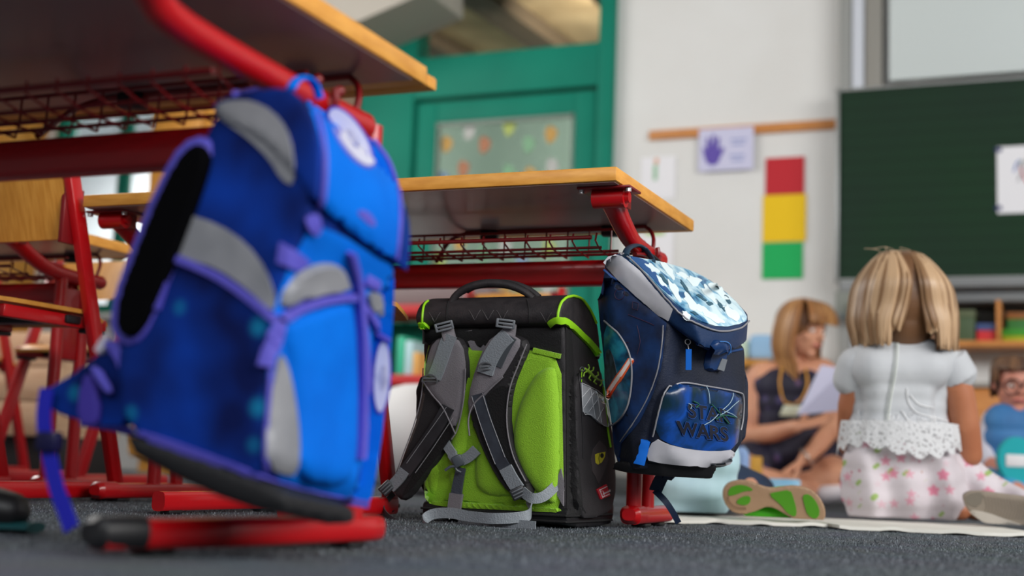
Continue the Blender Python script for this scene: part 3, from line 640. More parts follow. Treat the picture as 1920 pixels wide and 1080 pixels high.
# ================================================================== CHAIRS
def chair(x, y, f, lab, W=.165, sw=None, tall=0):
    """x = centre, y = end of the skids on the backrest side, f=1 faces +y"""
    t = thing('school_chair', lab, 'chair', (x, y+.2*f, 0), 'school chairs with red skid frames')
    Y = lambda v: y+v*f
    SW = sw or W-.012
    for s in (-1, 1):
        b = BM(); tube(b, smoothpath([(x+s*W, Y(.0), .024), (x+s*W, Y(.02), .024), (x+s*W, Y(.2), .024), (x+s*W, Y(.38), .024), (x+s*W, Y(.40), .024)], 3), .014, 14, r2=.018, sq=.6); obj('skid', b, M_red, t)
        for g0, g1 in ((.02, .06), (.32, .37)):
            b = BM(); box(b, x+s*W-.011, x+s*W+.011, min(Y(g0), Y(g1)), max(Y(g0), Y(g1)), .0005, .008, .002); obj('glide', b, M_black, t)
        b = BM(); a = Vector((x+s*(W+.002), Y(.392), .02)); c = Vector((x+s*(W+.002), Y(.165-.32*tall), .695+tall)); d_ = (c-a).normalized()
        obox(b, (a+c)/2, (1, 0, 0), Vector((1, 0, 0)).cross(d_), d_, .021, .034, (c-a).length, .004); obj('leg', b, M_red, t)
        b = BM(); obox(b, a-d_*.001, (1, 0, 0), Vector((1, 0, 0)).cross(d_), d_, .023, .036, .008, .002); obj('leg_plug', b, M_black, t)
        b = BM(); box(b, x+s*(W-.028)-.010, x+s*(W-.028)+.010, min(Y(.02), Y(.34)), max(Y(.02), Y(.34)), .377, .404, .004); obj('seat_rail', b, M_red, t)
        b = BM(); box(b, x+s*(W-.028)-.011, x+s*(W-.028)+.011, min(Y(.27), Y(.335)), max(Y(.27), Y(.335)), .368, .377, .002); obj('rest_pad', b, M_black, t)
        b = BM(); box(b, min(x+s*(W-.02), x+s*(W-.008)), max(x+s*(W-.02), x+s*(W-.008)), min(Y(.16), Y(.22)), max(Y(.16), Y(.22)), .555, .68, .002); obj('back_lug', b, M_wire, t)
    b = BM(); box(b, x-W+.01, x+W-.01, min(Y(.20), Y(.245)), max(Y(.20), Y(.245)), .384, .402, .003); obj('cross_rail', b, M_black, t)
    # seat: moulded ply, dished
    def ply(fn, nu, nv, thick, nm):
        b = BM(); top = [[b.verts.new(fn(i/nu, j/nv, 0)) for j in range(nv+1)] for i in range(nu+1)]; bot = [[b.verts.new(fn(i/nu, j/nv, thick)) for j in range(nv+1)] for i in range(nu+1)]
        for i in range(nu):
            for j in range(nv):
                b.faces.new((top[i][j], top[i+1][j], top[i+1][j+1], top[i][j+1])); b.faces.new((bot[i][j], bot[i][j+1], bot[i+1][j+1], bot[i+1][j]))
        for i in range(nu):
            b.faces.new((top[i][0], bot[i][0], bot[i+1][0], top[i+1][0])); b.faces.new((top[i][nv], top[i+1][nv], bot[i+1][nv], bot[i][nv]))
        for j in range(nv):
            b.faces.new((top[0][j], top[0][j+1], bot[0][j+1], bot[0][j])); b.faces.new((top[nu][j], bot[nu][j], bot[nu][j+1], top[nu][j+1]))
        bmesh.ops.recalc_face_normals(b, faces=b.faces[:]); obj(nm, b, M_ply, t)
    def seat(u, v, th):
        cx = (u-.5)*2; e = 1-.06*abs(cx)**4*abs(2*v-1)**4
        z = .418-.012*(1-cx*cx)*math.sin(PI*min(1, v*1.15))-.02*max(0, v-.8)/.2
        return Vector((x+cx*SW*e, Y(.0+.345*v), z-th))
    ply(seat, 10, 10, .009, 'seat')
    def back(u, v, th):
        cx = (u-.5)*2; z = .562+v*(.125+tall)+.006*cx*cx*(1 if v < .5 else -1)
        return Vector((x+cx*(W-.012), Y(.203-(z-.56)*.33-.022*(1-cx*cx)+.0-th), z))
    ply(back, 12, 5, .009, 'backrest')
    return t
CA = chair(-2.176, 2.09, 1, 'school chair with wooden backrest left of the blue satchel', tall=.06)
CB = chair(-1.399, 2.01, 1, 'school chair mostly hidden behind the blue satchel, seat corner showing', .133, .188)
CC = chair(-2.74, 3.40, -1, 'wooden chair facing the camera behind the far left desk')
CD = chair(-1.72, 4.25, -1, 'wooden chair whose backrest shows above the black satchel')
p = atZ(38, 684, .4)
CE = chair(p.x-.17, p.y-.32, 1, 'chair at the left picture edge in front of the pine chest')
# black slipper with a teal sole at the lower left
q = atZ(15, 1000, 0)
t = thing('slipper', 'black slipper with a dark teal edge on the carpet at the lower left', 'shoe', (q.x, q.y, 0))
b = BM(); caps(b, (q.x-.06, q.y-.02, .035), (q.x+.0, q.y+.0, .028), .034, .026); 
for v in b.verts: v.co.z = max(.012, v.co.z)
obj('upper', b, M_black, t)
b = BM(); tube(b, [(q.x-.09, q.y-.03, .009), (q.x+.035, q.y+.012, .009)], .030, 16, r2=.007); obj('sole', b, mat('teal_sole', (10, 78, 82), .6), t)
# ================================================================== BLUE SATCHEL (nearest, hooked on desk 1)
def fabric_blue():
    m = mat('blue_print_fabric', (4, 56, 158), .75, spec=.15, rgb2=(3, 20, 78), noise_=(9, 2), bump=(16, .5))
    return spots(m, [(9, .42, (6, 84, 190), 31, .45, 0, .4), (19, .27, (18, 140, 180), 3, .42, 0, .3), (21, .18, (80, 80, 190), 11, .26, 0, .2), (14, .16, (20, 100, 165), 23, .3, 0, .2)])
F_print = fabric_blue()
F_blue = mat('bright_blue_fabric', (0, 112, 224), .75, spec=.1, rgb2=(0, 100, 208), noise_=(10, 2), bump=(14, .45))
F_lilac = mat('lilac_trim', (86, 80, 190), .6, bump=(200, .3))
F_silver = mat('silver_reflective', (150, 151, 156), .5, .15, rgb2=(130, 132, 138), noise_=(14, 2), bump=(20, .4))
F_black = mat('black_mesh_foam', (6, 6, 8), .95, spec=.05, bump=(300, .5))
F_base = mat('black_rubber_base', (16, 16, 20), .55)
F_royal = mat('royal_webbing', (18, 22, 170), .55, bump=(240, .3))
YS = 1.180
UP0 = Vector((0, 0, 1))
WV = Vector((0, .205, -.026))
t = thing('school_satchel', 'bright blue school satchel with lilac trim and silver bands hooked on the nearest desk', 'satchel', (-.85, 1.33, .10))
side = [(225, 812), (212, 640), (285, 395), (378, 268), (402, 205), (470, 205), (560, 235), (590, 385), (541, 480), (521, 590), (503, 700), (503, 905), (380, 868)]
def pr2(pts, Y=YS): return [atY(x, y, Y) for x, y in pts]
b = BM(); prism(b, pr2(rounded(side, 1)), WV); body = remesh(b, .006, 7)
lid = [(398, 212), (412, 186), (470, 170), (542, 162), (570, 190), (598, 240), (607, 300), (603, 350), (592, 388), (560, 330), (500, 262)]
b = BM(); prism(b, [p-WV*.03 for p in pr2(rounded(lid, 1))], Vector((0, .217, -.045))); lidm = remesh(b, .005, 6)
T = bvh(body, lidm)
Tl = bvh(lidm)
obj('body', body.copy(), F_print, t); o_lid = obj('lid', lidm.copy(), F_print, t)
def add(nm, f, m, par=None, label=None):
    b = BM(); f(b); o = obj(nm, b, m, par or t)
    if label: o['label'] = label
    return o
# lid front, plain blue, and its edging
front_lid = [(566, 172), (592, 200), (640, 225), (700, 262), (735, 300), (748, 360), (749, 430), (742, 486), (716, 484), (690, 466), (650, 428), (606, 396), (607, 345), (606, 300), (596, 240)]
add('lid_front', lambda b: drape(b, T, front_lid, .004, 1, puff=14), F_blue, o_lid)
add('lid_edging', lambda b: cord(b, T, [(440, 178), (480, 168), (540, 160), (568, 172), (592, 215), (606, 280), (607, 330), (603, 375), (598, 392)], .0032), F_lilac, o_lid)
add('lid_edging', lambda b: cord(b, T, [(700, 262), (728, 300), (744, 350), (748, 410), (742, 484)], .003), F_lilac, o_lid)
add('lid_band', lambda b: drape(b, T, [(404, 216), (410, 196), (440, 188), (478, 190), (512, 208), (538, 240), (552, 285), (553, 350), (530, 338), (508, 300), (470, 262), (432, 236)], .003, 1), F_silver, o_lid, 'grey silver band on the lid')
def round_patch(cx, cy, a, b_, ang, par):
    add('patch_rim', lambda b: drape(b, T, ellipse(cx, cy, a+5, b_+4, ang), .0045, 0), F_lilac, par)
    o = add('patch', lambda b: drape(b, T, ellipse(cx, cy, a, b_, ang), .006, 0), mat('patch_white', (205, 206, 226), .5), par)
    add('patch_motif', lambda b: drape(b, T, ellipse(cx+3, cy+3, a*.36, b_*.42, ang), .0068, 0), mat('patch_grey', (160, 158, 182), .6, rgb2=(190, 190, 210), noise_=(60, 2)), o)
round_patch(657, 259, 64, 25, math.radians(57), o_lid)
add('lid_print', lambda b: drape(b, T, [(662, 398), (672, 392), (690, 402), (700, 422), (690, 424), (674, 410)], .005, 1), F_lilac, o_lid)
# body front, plain blue pocket
add('front_panel', lambda b: drape(b, T, [(506, 612), (520, 560), (545, 490), (585, 420), (640, 440), (700, 480), (740, 500), (738, 600), (722, 780), (700, 925), (690, 945), (600, 930), (506, 900), (500, 760)], .002, 1), F_blue)
pk = add('front_pocket', lambda b: drape(b, T, [(524, 606), (560, 588), (610, 570), (655, 562), (664, 640), (668, 760), (664, 880), (640, 908), (580, 905), (556, 890), (556, 800), (545, 715), (530, 650)], .010, 2, puff=22), F_blue)
add('pocket_band', lambda b: drape(b, T, [(521, 585), (526, 550), (548, 516), (580, 495), (615, 490), (640, 500), (652, 520), (654, 546), (610, 554), (565, 566)], .009, 1, puff=8), F_silver, pk)
add('zip', lambda b: band(b, T, [(523, 598), (548, 580), (590, 565), (630, 557), (656, 554)], 13, .012), F_lilac, pk)
add('corner_stripe', lambda b: drape(b, T, [(519, 660), (508, 720), (501, 800), (501, 872), (528, 884), (554, 886), (556, 820), (546, 740), (532, 680)], .005, 1), F_silver)
add('edge_piping', lambda b: cord(b, T, [(518, 600), (510, 660), (503, 740), (499, 820), (498, 880)], .0028), F_lilac)
add('pocket_piping', lambda b: band(b, T, [(650, 470), (662, 520), (668, 600), (676, 690), (680, 790)], 9, .012), F_lilac)
add('pocket_piping', lambda b: band(b, T, [(668, 600), (672, 700), (671, 800), (668, 862)], 7, .011), F_lilac)
add('side_piping', lambda b: band(b, T, [(664, 560), (686, 590), (706, 622), (732, 640)], 9, .010), F_lilac)
add('loop_tab', lambda b: drape(b, T, [(530, 455), (548, 466), (574, 490), (552, 506), (524, 494)], .007, 0), F_lilac)
add('hook_tab', lambda b: drape(b, T, [(574, 404), (588, 400), (596, 425), (588, 440), (574, 430)], .007, 1), F_lilac)
bd = (cast(T, 700, 540, .014)-C0).dot(CF); wn_ = WV.normalized(); bz = (UP0+Vector((.12, 0, 0))).normalized(); bx = wn_.cross(bz)
def bkl(w_, h_, th, px, py, r_): return lambda b: obox(b, at(px, py, bd), wn_, bx, bz, w_, th, h_, r_)
bk = add('buckle', bkl(.046, .062, .014, 689, 492, .005), F_silver, None, 'grey plastic buckle with lilac edge')
add('buckle_tab', bkl(.034, .014, .019, 690, 530, .003), F_lilac, bk)
add('buckle_tab', bkl(.040, .010, .018, 690, 452, .003), F_lilac, bk)
add('side_band', lambda b: drape(b, T, [(684, 548), (704, 546), (718, 566), (722, 596), (700, 588), (686, 572)], .008, 1), F_silver)
round_patch(716, 706, 66, 14, math.radians(93), t)
# side: silver band, pocket zip, loops
add('side_stripe', lambda b: drape(b, T, [(347, 400), (330, 430), (316, 470), (350, 486), (410, 503), (470, 545), (512, 588), (519, 560), (500, 505), (462, 455), (410, 420)], .003, 1), F_silver, None, 'grey silver band across the side')
add('side_zip', lambda b: band(b, T, [(310, 476), (360, 496), (412, 520), (465, 556), (518, 600)], 15, .006), F_lilac)
add('zip_pull', lambda b: band(b, T, [(522, 602), (514, 630), (506, 655), (498, 688)], (12, 20), .008), F_lilac)
add('side_loop', lambda b: band(b, T, [(330, 482), (318, 510), (306, 550), (296, 580)], 11, .007), F_lilac)
add('bottom_piping', lambda b: band(b, T, [(150, 792), (215, 802), (300, 826), (400, 862), (505, 902), (600, 928), (692, 946)], 15, .004), F_lilac)
for pts in ([(500, 640), (470, 600), (430, 560)], ):
    pass
# black moulded base
b = BM(); prism(b, pr2([(230, 812), (300, 832), (400, 868), (504, 908), (536, 925), (534, 956), (480, 956), (410, 932), (330, 896), (246, 850)], YS-.004), WV*.72); add_b = remesh(b, .005, 4); obj('base', add_b, F_base, t)
# padded shoulder straps standing off the back
def padprism(px, Y, depth, m, nm, par=None, vox=.004):
    b = BM(); prism(b, [atY(x, y, Y) for x, y in rounded(px, 1)], (0, depth, 0)); b = remesh(b, vox, 4); return obj(nm, b, m, par or t)
rim = [(338, 262), (384, 250), (396, 275), (384, 330), (346, 440), (300, 560), (262, 640), (228, 650), (202, 622), (206, 560), (240, 470), (292, 340)]
core = [(345, 274), (376, 266), (384, 290), (372, 335), (335, 440), (290, 552), (254, 626), (230, 634), (214, 612), (218, 560), (252, 470), (302, 345)]
sp = padprism(rim, YS-.006, .05, F_lilac, 'shoulder_strap')
padprism(core, YS-.016, .05, F_black, 'strap_pad', sp)
# hip fin with buckles and the loose webbing end
fin = padprism([(78, 735), (96, 722), (150, 690), (200, 645), (235, 640), (252, 700), (240, 800), (184, 800), (88, 772)], YS+.02, .02, F_print, 'hip_fin')
padprism([(170, 655), (188, 632), (205, 618), (200, 645), (184, 672)], YS+.012, .012, mat('white_highlight', (215, 210, 225), .5), 'fin_highlight', fin)  # highlight on the fin, put in as a pale sliver
padprism([(186, 640), (222, 632), (236, 690), (222, 700), (204, 660)], YS+.004, .012, F_lilac, 'fin_strap', fin)
padprism([(160, 690), (178, 680), (212, 735), (196, 742)], YS+.006, .010, F_lilac, 'fin_strap', fin)
padprism([(150, 700), (176, 702), (190, 800), (140, 800)], YS+.012, .008, mat('violet_panel', (58, 44, 150), .6), 'fin_panel', fin)
b = BM()
pts = smoothpath([atY(x, y, YS+.008-.002*i) for i, (x, y) in enumerate([(88, 728), (82, 770), (84, 815), (96, 870), (106, 915), (122, 958), (134, 992)])], 4)
ribbon(b, pts, .019, .0025, up=(1, 0, .15)); wb = obj('webbing', b, F_royal, t)
b = BM(); obox(b, atY(92, 828, YS), (1, 0, 0), (0, 1, 0), (0, 0, 1), .030, .014, .022, .004); obj('strap_slider', b, mat('navy_plastic', (16, 14, 60), .4), wb)
# hook, and the loop that hangs on it
h0 = atX(602, 176, D1.location.x+.61-.036)
b = BM(); torus(b, (h0.x, h0.y, .555), (.25, 1, .05), .027, .0046, 26, 10, -.4, 4.6); hk = obj('bag_hook', b, M_wire, D1)
b = BM()
for a_ in (-.35, 4.5): ell(b, (h0.x+.028*math.cos(a_), h0.y+.0, .555-.028*math.sin(a_)), .007, .007, .007, 10, 8)
obj('hook_tip', b, M_wire, hk)
b = BM(); tube(b, smoothpath([atY(545, 168, YS+.05), atY(556, 150, YS+.07), atY(575, 146, YS+.10), atY(590, 158, YS+.12), atY(600, 185, YS+.13)], 5), .006, 10, r2=.003); obj('hanging_loop', b, F_blue, t)

# ================================================================== BLACK AND LIME SATCHEL (standing on the carpet)
G_black = mat('charcoal_nylon', (40, 38, 41), .7, rgb2=(32, 30, 33), noise_=(20, 2), bump=(420, .25))
G_blackp = mat('charcoal_pattern', (46, 42, 44), .62, rgb2=(33, 30, 33), noise_=(45, 1), bump=(300, .2))
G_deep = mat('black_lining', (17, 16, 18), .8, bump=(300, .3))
G_lime = mat('lime_spacer_mesh', (146, 200, 34), .75, bump=(520, .5), sheen=.2)
G_limeb = mat('lime_piping', (150, 215, 30), .5)
G_grey = mat('grey_webbing', (138, 145, 152), .55, bump=(380, .35))
G_greyp = mat('grey_pad_fabric', (128, 124, 130), .65, bump=(500, .3))
G_refl = mat('dark_reflective_tape', (84, 92, 104), .35, .3, rgb2=(66, 70, 80), noise_=(25, 3))
G_plas = mat('grey_buckle_plastic', (98, 102, 108), .4)
G_metal = mat('dark_wire_ring', (96, 98, 102), .35, .5)
yw = math.radians(-4)
GX, GY = Vector((math.cos(yw), math.sin(yw), 0)), Vector((-math.sin(yw), math.cos(yw), 0))
GO = atZ(1062, 992, 0)                        # near bottom corner, back panel side
GO = Vector((GO.x, GO.y, 0))
t = thing('school_satchel', 'black school satchel with a lime green back panel standing on the carpet', 'satchel', tuple(GO-GX*.14+GY*.1))
GW = .303
prof = [(.002, .020), (-.010, .10), (-.019, .187), (-.036, .333), (-.044, .365), (-.03, .385), (.03, .395), (.09, .38), (.124, .335), (.143, .305), (.181, .237), (.205, .143), (.209, .059), (.200, .02), (.18, .012), (.02, .012)]
def gp(y, z, x=0): return GO+GX*x+GY*y+Vector((0, 0, z))
b = BM(); prism(b, [gp(y, z) for y, z in rounded(prof, 1)], -GX*GW); body = remesh(b, .0042, 6)
lp = [(-.058, .372), (-.067, .385), (-.066, .398), (-.054, .415), (-.029, .429), (.005, .436), (.04, .433), (.077, .418), (.108, .397), (.125, .362), (.133, .326), (.123, .322), (.098, .338), (.066, .352), (.02, .365)]
b = BM(); prism(b, [gp(y, z, .003) for y, z in rounded(lp, 1)], -GX*(GW+.006)); lidm = remesh(b, .0036, 5)
# side pocket volume (right) and left pocket
b = BM(); prism(b, [gp(y, z, -.01) for y, z in rounded([(.018, .02), (.0, .16), (-.012, .29), (.06, .27), (.14, .235), (.190, .16), (.205, .04), (.12, .018)], 1)], GX*.026); pocR = remesh(b, .004, 6)
b = BM(); prism(b, [gp(y, z, -GW+.01) for y, z in rounded([(.018, .05), (.0, .16), (-.012, .285), (.06, .27), (.14, .235), (.190, .16), (.205, .06), (.12, .05)], 1)], -GX*.040); pocL = remesh(b, .004, 6)
b = BM(); prism(b, [gp(y, z, .004) for y, z in rounded([(-.004, .002), (-.006, .03), (.0, .040), (.1, .036), (.20, .05), (.222, .045), (.216, .012), (.195, .002)], 1)], -GX*(GW+.008)); base = remesh(b, .0036, 4)
T = bvh(body, lidm, pocR, pocL, base)
b = BM(); q_ = [gp(.012, -.1, .5), gp(.012, -.1, -.9), gp(-.062, .6, -.9), gp(-.062, .6, .5)]; b.faces.new([b.verts.new(v) for v in q_]); Tb = bvh(b); b.free()
obj('body', body, G_black, t); lidO = obj('lid', lidm, G_blackp, t)
pR = obj('side_pocket', pocR, G_black, t); pL = obj('side_pocket', pocL, G_deep, t); bs = obj('base', base, F_base, t)
for dy in (.013, .024):
    b = BM(); P = [gp(-.010, dy, .003-(GW+.006)*k/6) for k in range(7)][::-1]+[gp(y, dy, .0075) for y in (.0, .05, .1, .15, .2)]; tube(b, P, .0022, 6); obj('base_rib', b, G_deep, bs)
add('lime_panel', lambda b: drape(b, T, [(796, 646), (830, 650), (900, 652), (1000, 656), (1052, 668), (1055, 800), (1058, 962), (1000, 958), (930, 956), (860, 950), (806, 944), (794, 930), (793, 800)], .006, 1, puff=12), G_lime)
lime = t.children[-1]
Tg = T
def lpad(poly, h=.009): add('back_cushion', lambda b: drape(b, T, poly, h, 2, res=9, puff=26), G_lime, lime)
lpad([(1050, 695), (1034, 684), (1012, 694), (988, 726), (968, 780), (962, 830), (978, 880), (1004, 920), (1030, 944), (1052, 946)], .018)
lpad([(1048, 680), (1010, 672), (985, 690), (962, 740), (948, 800), (955, 720), (975, 674), (1000, 664)], .010)
lpad([(884, 690), (860, 720), (852, 790), (842, 850), (840, 905), (858, 926), (872, 900), (880, 840), (886, 780), (890, 730)], .014)
lpad([(905, 800), (892, 850), (890, 905), (906, 928), (940, 934), (972, 930), (962, 905), (935, 870), (918, 830)], .014)
lpad([(800, 830), (798, 900), (808, 930), (824, 928), (832, 890), (826, 860), (814, 850)], .010)
lpad([(800, 945), (812, 936), (900, 942), (1000, 950), (1050, 952), (1054, 962), (940, 956), (850, 952)], .009)
add('panel_binding', lambda b: band(b, T, [(1002, 656), (1052, 668)], 9, .007), G_lime, lime)
# lid piping and lip
add('lid_piping', lambda b: cord(b, T, [(1046, 602), (1047, 585), (1053, 568), (1064, 558), (1078, 556), (1092, 563), (1106, 582), (1117, 606)], .0026), G_limeb, lidO)
add('lid_lip', lambda b: band(b, T, [(1030, 606), (1040, 600), (1050, 599), (1064, 606), (1088, 628), (1108, 648), (1121, 666)], (9, 10), .006), G_limeb, lidO)
add('lid_piping', lambda b: cord(b, T, [(803, 565), (796, 572), (793, 586), (792, 605)], .0022), G_limeb, lidO)
add('corner_tab', lambda b: drape(b, T, [(786, 604), (796, 604), (806, 612), (797, 616), (788, 618)], .006, 0, res=6), G_limeb, lidO)
for x in (838, 992):
    add('seam', lambda b: cord(b, T, [(x+4 if x < 900 else x-4, 562), (x, 580), (x, 605)], .0011), G_deep, lidO)
# embossed chevrons on the lid
def chev(b, x, y, s):
    for dx in (-1, 1): cord(b, T, [(x, y+s), (x+dx*s*.55, y), (x+dx*s*.9, y-s*.5)], .0006, .0004, 3); cord(b, T, [(x+dx*3, y+s*.7), (x+dx*s*.5, y+s*.1)], .0004, .0004, 2)
for i, x in enumerate((815, 890, 915, 942, 1024)):
    add('embossed_chevron', lambda b: chev(b, x, 588 if i % 4 else 592, 12), mat('emboss_grey', (74, 70, 72), .5), lidO)
add('upper_band', lambda b: drape(b, T, [(792, 618), (900, 614), (1000, 612), (1052, 612), (1053, 662), (1000, 652), (900, 648), (792, 645)], .003, 0), G_deep)
# carrying handle
b = BM(); P = smoothpath([atY(x, y, GO.y-.02) for x, y in ((843, 572), (856, 553), (880, 539), (912, 532), (950, 534), (980, 545), (1000, 560))], 6)
n = len(P); tube(b, P, [.0062+.0035*math.sin(PI*i/(n-1)) for i in range(n)], 14, r2=[.006+.002*math.sin(PI*i/(n-1)) for i in range(n)]); hd = obj('carrying_handle', b, G_blackp, t)
b = BM(); P2 = [p+Vector((0, -.002, .0075)) for p in P[5:-4]]; tube(b, P2, .0012, 6); obj('handle_seam', b, G_deep, hd)
b = BM(); P3 = [p+Vector((.004, .02, .005)) for p in P[8:]]; tube(b, P3, .006, 12); obj('handle_fold', b, G_blackp, hd)
# ---- shoulder straps
TB = T
def strap_up(nm, poly, lift, thick, m, par=None, rnd=1, puff=8, res=12):
    b = BM(); drape(b, Tb, poly, thick, rnd, res, puff=puff, lift=lift, dflt=2.45, sink=.0); return obj(nm, b, m, par or t)
SL = strap_up('shoulder_strap', [(806, 652), (818, 636), (850, 626), (880, 640), (886, 690), (882, 745), (868, 800), (838, 850), (806, 892), (780, 930), (760, 940), (742, 922), (748, 890), (766, 840), (788, 780), (800, 720)], .006, .014, G_black)
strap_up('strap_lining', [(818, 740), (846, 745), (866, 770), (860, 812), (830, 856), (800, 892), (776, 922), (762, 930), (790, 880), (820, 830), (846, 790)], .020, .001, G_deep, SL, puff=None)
strap_up('strap_face', [(822, 640), (850, 628), (877, 642), (884, 690), (880, 745), (868, 795), (856, 800), (846, 770), (826, 745), (802, 712), (812, 670)], .020, .003, G_greyp, SL)
b = BM(); cord(b, Tb, [(804, 712), (822, 738), (842, 762), (856, 790), (866, 812)], .0014, .026); cord(b, Tb, [(884, 690), (881, 745), (870, 800), (858, 822)], .0014, .024); cord(b, Tb, [(803, 690), (800, 740), (786, 795), (766, 850), (748, 898)], .0012, .020); obj('strap_binding', b, G_greyp, SL)
b = BM(); band(b, Tb, [(852, 762), (838, 788), (814, 824), (790, 858), (770, 884)], 24, .001, lift=.025); obj('strap_reflector', b, mat('dim_reflector', (62, 62, 66), .4, .2, rgb2=(46, 46, 50), noise_=(30, 2)), SL)
b = BM(); band(b, Tb, [(772, 880), (758, 898), (744, 912)], 20, .002, lift=.025); obj('strap_webbing', b, G_grey, SL)
b = BM(); band(b, Tb, [(856, 628), (848, 648), (840, 672), (832, 694), (826, 708)], 25, .0025, lift=.024); obj('strap_webbing', b, G_grey, SL)
SR = strap_up('shoulder_strap', [(920, 640), (946, 622), (975, 628), (998, 640), (994, 668), (974, 708), (964, 750), (963, 800), (975, 850), (998, 898), (1008, 924), (990, 940), (958, 925), (932, 890), (906, 838), (888, 790), (886, 745), (900, 690)], .006, .016, G_black)
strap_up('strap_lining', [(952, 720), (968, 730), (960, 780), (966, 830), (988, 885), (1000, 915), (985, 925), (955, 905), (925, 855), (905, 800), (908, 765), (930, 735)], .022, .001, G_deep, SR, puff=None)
strap_up('strap_face', [(922, 642), (946, 624), (974, 629), (990, 640), (968, 680), (948, 712), (922, 738), (898, 766), (890, 776), (888, 745), (902, 690)], .022, .004, G_greyp, SR)
b = BM(); cord(b, Tb, [(956, 706), (930, 730), (902, 756), (892, 784), (894, 815)], .0016, .029); cord(b, Tb, [(998, 645), (984, 680), (966, 730), (961, 790), (972, 850), (996, 900)], .0014, .024); obj('strap_binding', b, G_greyp, SR)
b = BM(); band(b, Tb, [(908, 738), (920, 780), (934, 820), (950, 860), (962, 880)], 22, .0012, lift=.027); obj('strap_reflector', b, G_refl, SR)
b = BM(); cord(b, Tb, [(898, 742), (911, 785), (926, 828), (942, 868)], .0007, .029); cord(b, Tb, [(918, 736), (931, 778), (945, 816), (960, 855)], .0007, .029); obj('stitching', b, mat('pale_stitch', (150, 150, 155), .7), SR)
b = BM(); cord(b, Tb, [(850, 742+20), (826, 796), (800, 832), (776, 866)], .0006, .027); cord(b, Tb, [(862, 782), (846, 806), (822, 842), (792, 884)], .0007, .027); obj('stitching', b, MC['pale_stitch'], SL)
b = BM(); band(b, Tb, [(960, 874), (972, 896), (984, 914)], 24, .0022, lift=.027); obj('strap_webbing', b, G_grey, SR)
b = BM(); band(b, Tb, [(966, 628), (950, 644), (938, 662), (928, 682), (922, 700)], 30, .0025, lift=.028); obj('strap_webbing', b, G_grey, SR)
b = BM(); band(b, Tb, [(972, 632), (958, 656), (944, 686)], 18, .0015, lift=.0265); obj('strap_webbing', b, mat('grey_webbing_shadow', (70, 76, 82), .6), SR)  # shaded copy of the webbing, shadow painted as a darker grey
for par, x, y, a in ((SL, 850, 612, -.25), (SR, 964, 607, .12)):
    c = cast(Tb, x, y, .036); b = BM()
    ax = (CR*math.cos(a)-CU*math.sin(a)).normalized(); az = (CU*math.cos(a)+CR*math.sin(a)).normalized(); ay = ax.cross(az)
    for dz in (-.0065, .0065): obox(b, c+az*dz, ax, ay, az, .034, .007, .0042, .0015)
    for dx in (-.0155, .0155): obox(b, c+ax*dx, ax, ay, az, .005, .008, .017, .0018)
    obox(b, c+ay*-.002 if ay.dot(CF) > 0 else c+ay*.002, ax, ay, az, .030, .004, .004, .001)
    o = obj('buckle', b, G_plas, par)
    c2 = cast(Tb, x, y+22, .004); b = BM(); obox(b, (c+c2)/2+Vector((0, 0, -.002)), ax, ay, az, .026, .010, .028, .003); obj('strap_root', b, G_greyp, par)
for par, x, y in ((SL, 822, 714), (SR, 926, 692)):
    c = cast(Tb, x, y, .034); b = BM(); n_ = (CF*-1).normalized()
    torus(b, c, n_, .0125, .0018, 22, 8, PI*.95, PI*2.05, 1.15); tube(b, [c-CR*.0138, c+CR*.0138], .0014, 8); torus(b, c+CU*.006, n_, .011, .0012, 22, 8, PI*.0, PI*1.0, 1.1) if 0 else None
    tube(b, [c-CR*.014, c-CR*.013+CU*.006, c+CR*.013+CU*.006, c+CR*.014], .0013, 8); obj('d_ring', b, G_metal, par)
# grab loop between the straps
b = BM(); band(b, Tb, [(882, 620), (886, 638), (894, 654), (906, 658), (914, 650)], 12, .003, lift=.004); obj('grab_loop', b, G_greyp, t)
# ladder locks at the strap ends
for par, x, y, a in ((SL, 740, 912, -.75), (SR, 985, 921, -.45)):
    c = cast(Tb, x, y, .030, 2.43); b = BM(); ax = (CR*math.cos(a)-CU*math.sin(a)).normalized(); ax = (CR*math.cos(-a)+CU*math.sin(-a)).normalized() if 0 else ax; az = (CF*-1).cross(ax).normalized(); ay = ax.cross(az)
    obox(b, c, ax, ay, az, .028, .008, .022, .003); o = obj('ladder_lock', b, mat('dark_buckle', (48, 50, 54), .4), par)
    b = BM()
    for k in (-.006, 0, .006): obox(b, c-CF*.005+az*k, ax, ay, az, .022, .003, .0028, .001)
    obj('lock_bar', b, G_plas, o)
# chest strap with buckle and the hanging end
b = BM(); band(b, Tb, [(842, 828), (850, 840), (858, 852)], 16, .003, lift=.016); band(b, Tb, [(856, 850), (864, 862), (872, 870)], 16, .003, lift=.018); cs = obj('chest_strap', b, G_grey, t)
b = BM(); band(b, Tb, [(874, 862), (888, 855), (902, 842)], 20, .003, lift=.018); obj('chest_strap', b, G_grey, t)
c = cast(Tb, 871, 862, .026); b = BM(); ax = (CR*.9+CU*.42).normalized(); az = (CU*.9-CR*.42).normalized(); obox(b, c, ax, ax.cross(az), az, .020, .008, .022, .003); tube(b, smoothpath([c-ax*.006-az*.008, c-ax*.018-az*.004, c-ax*.030-az*.006], 4), .0028, 8); tube(b, smoothpath([c-ax*.004+az*.004, c-ax*.010-az*.012, c-ax*.004-az*.022], 4), .0026, 8); obj('chest_buckle', b, mat('chest_buckle_grey', (70, 76, 84), .4), t)
b = BM(); band(b, Tb, [(872, 876), (868, 892), (864, 915), (862, 935), (858, 952)], (16, 22), .0025, lift=.014); obj('hanging_strap_end', b, mat('slate_webbing', (66, 72, 84), .6, bump=(300, .3)), t)
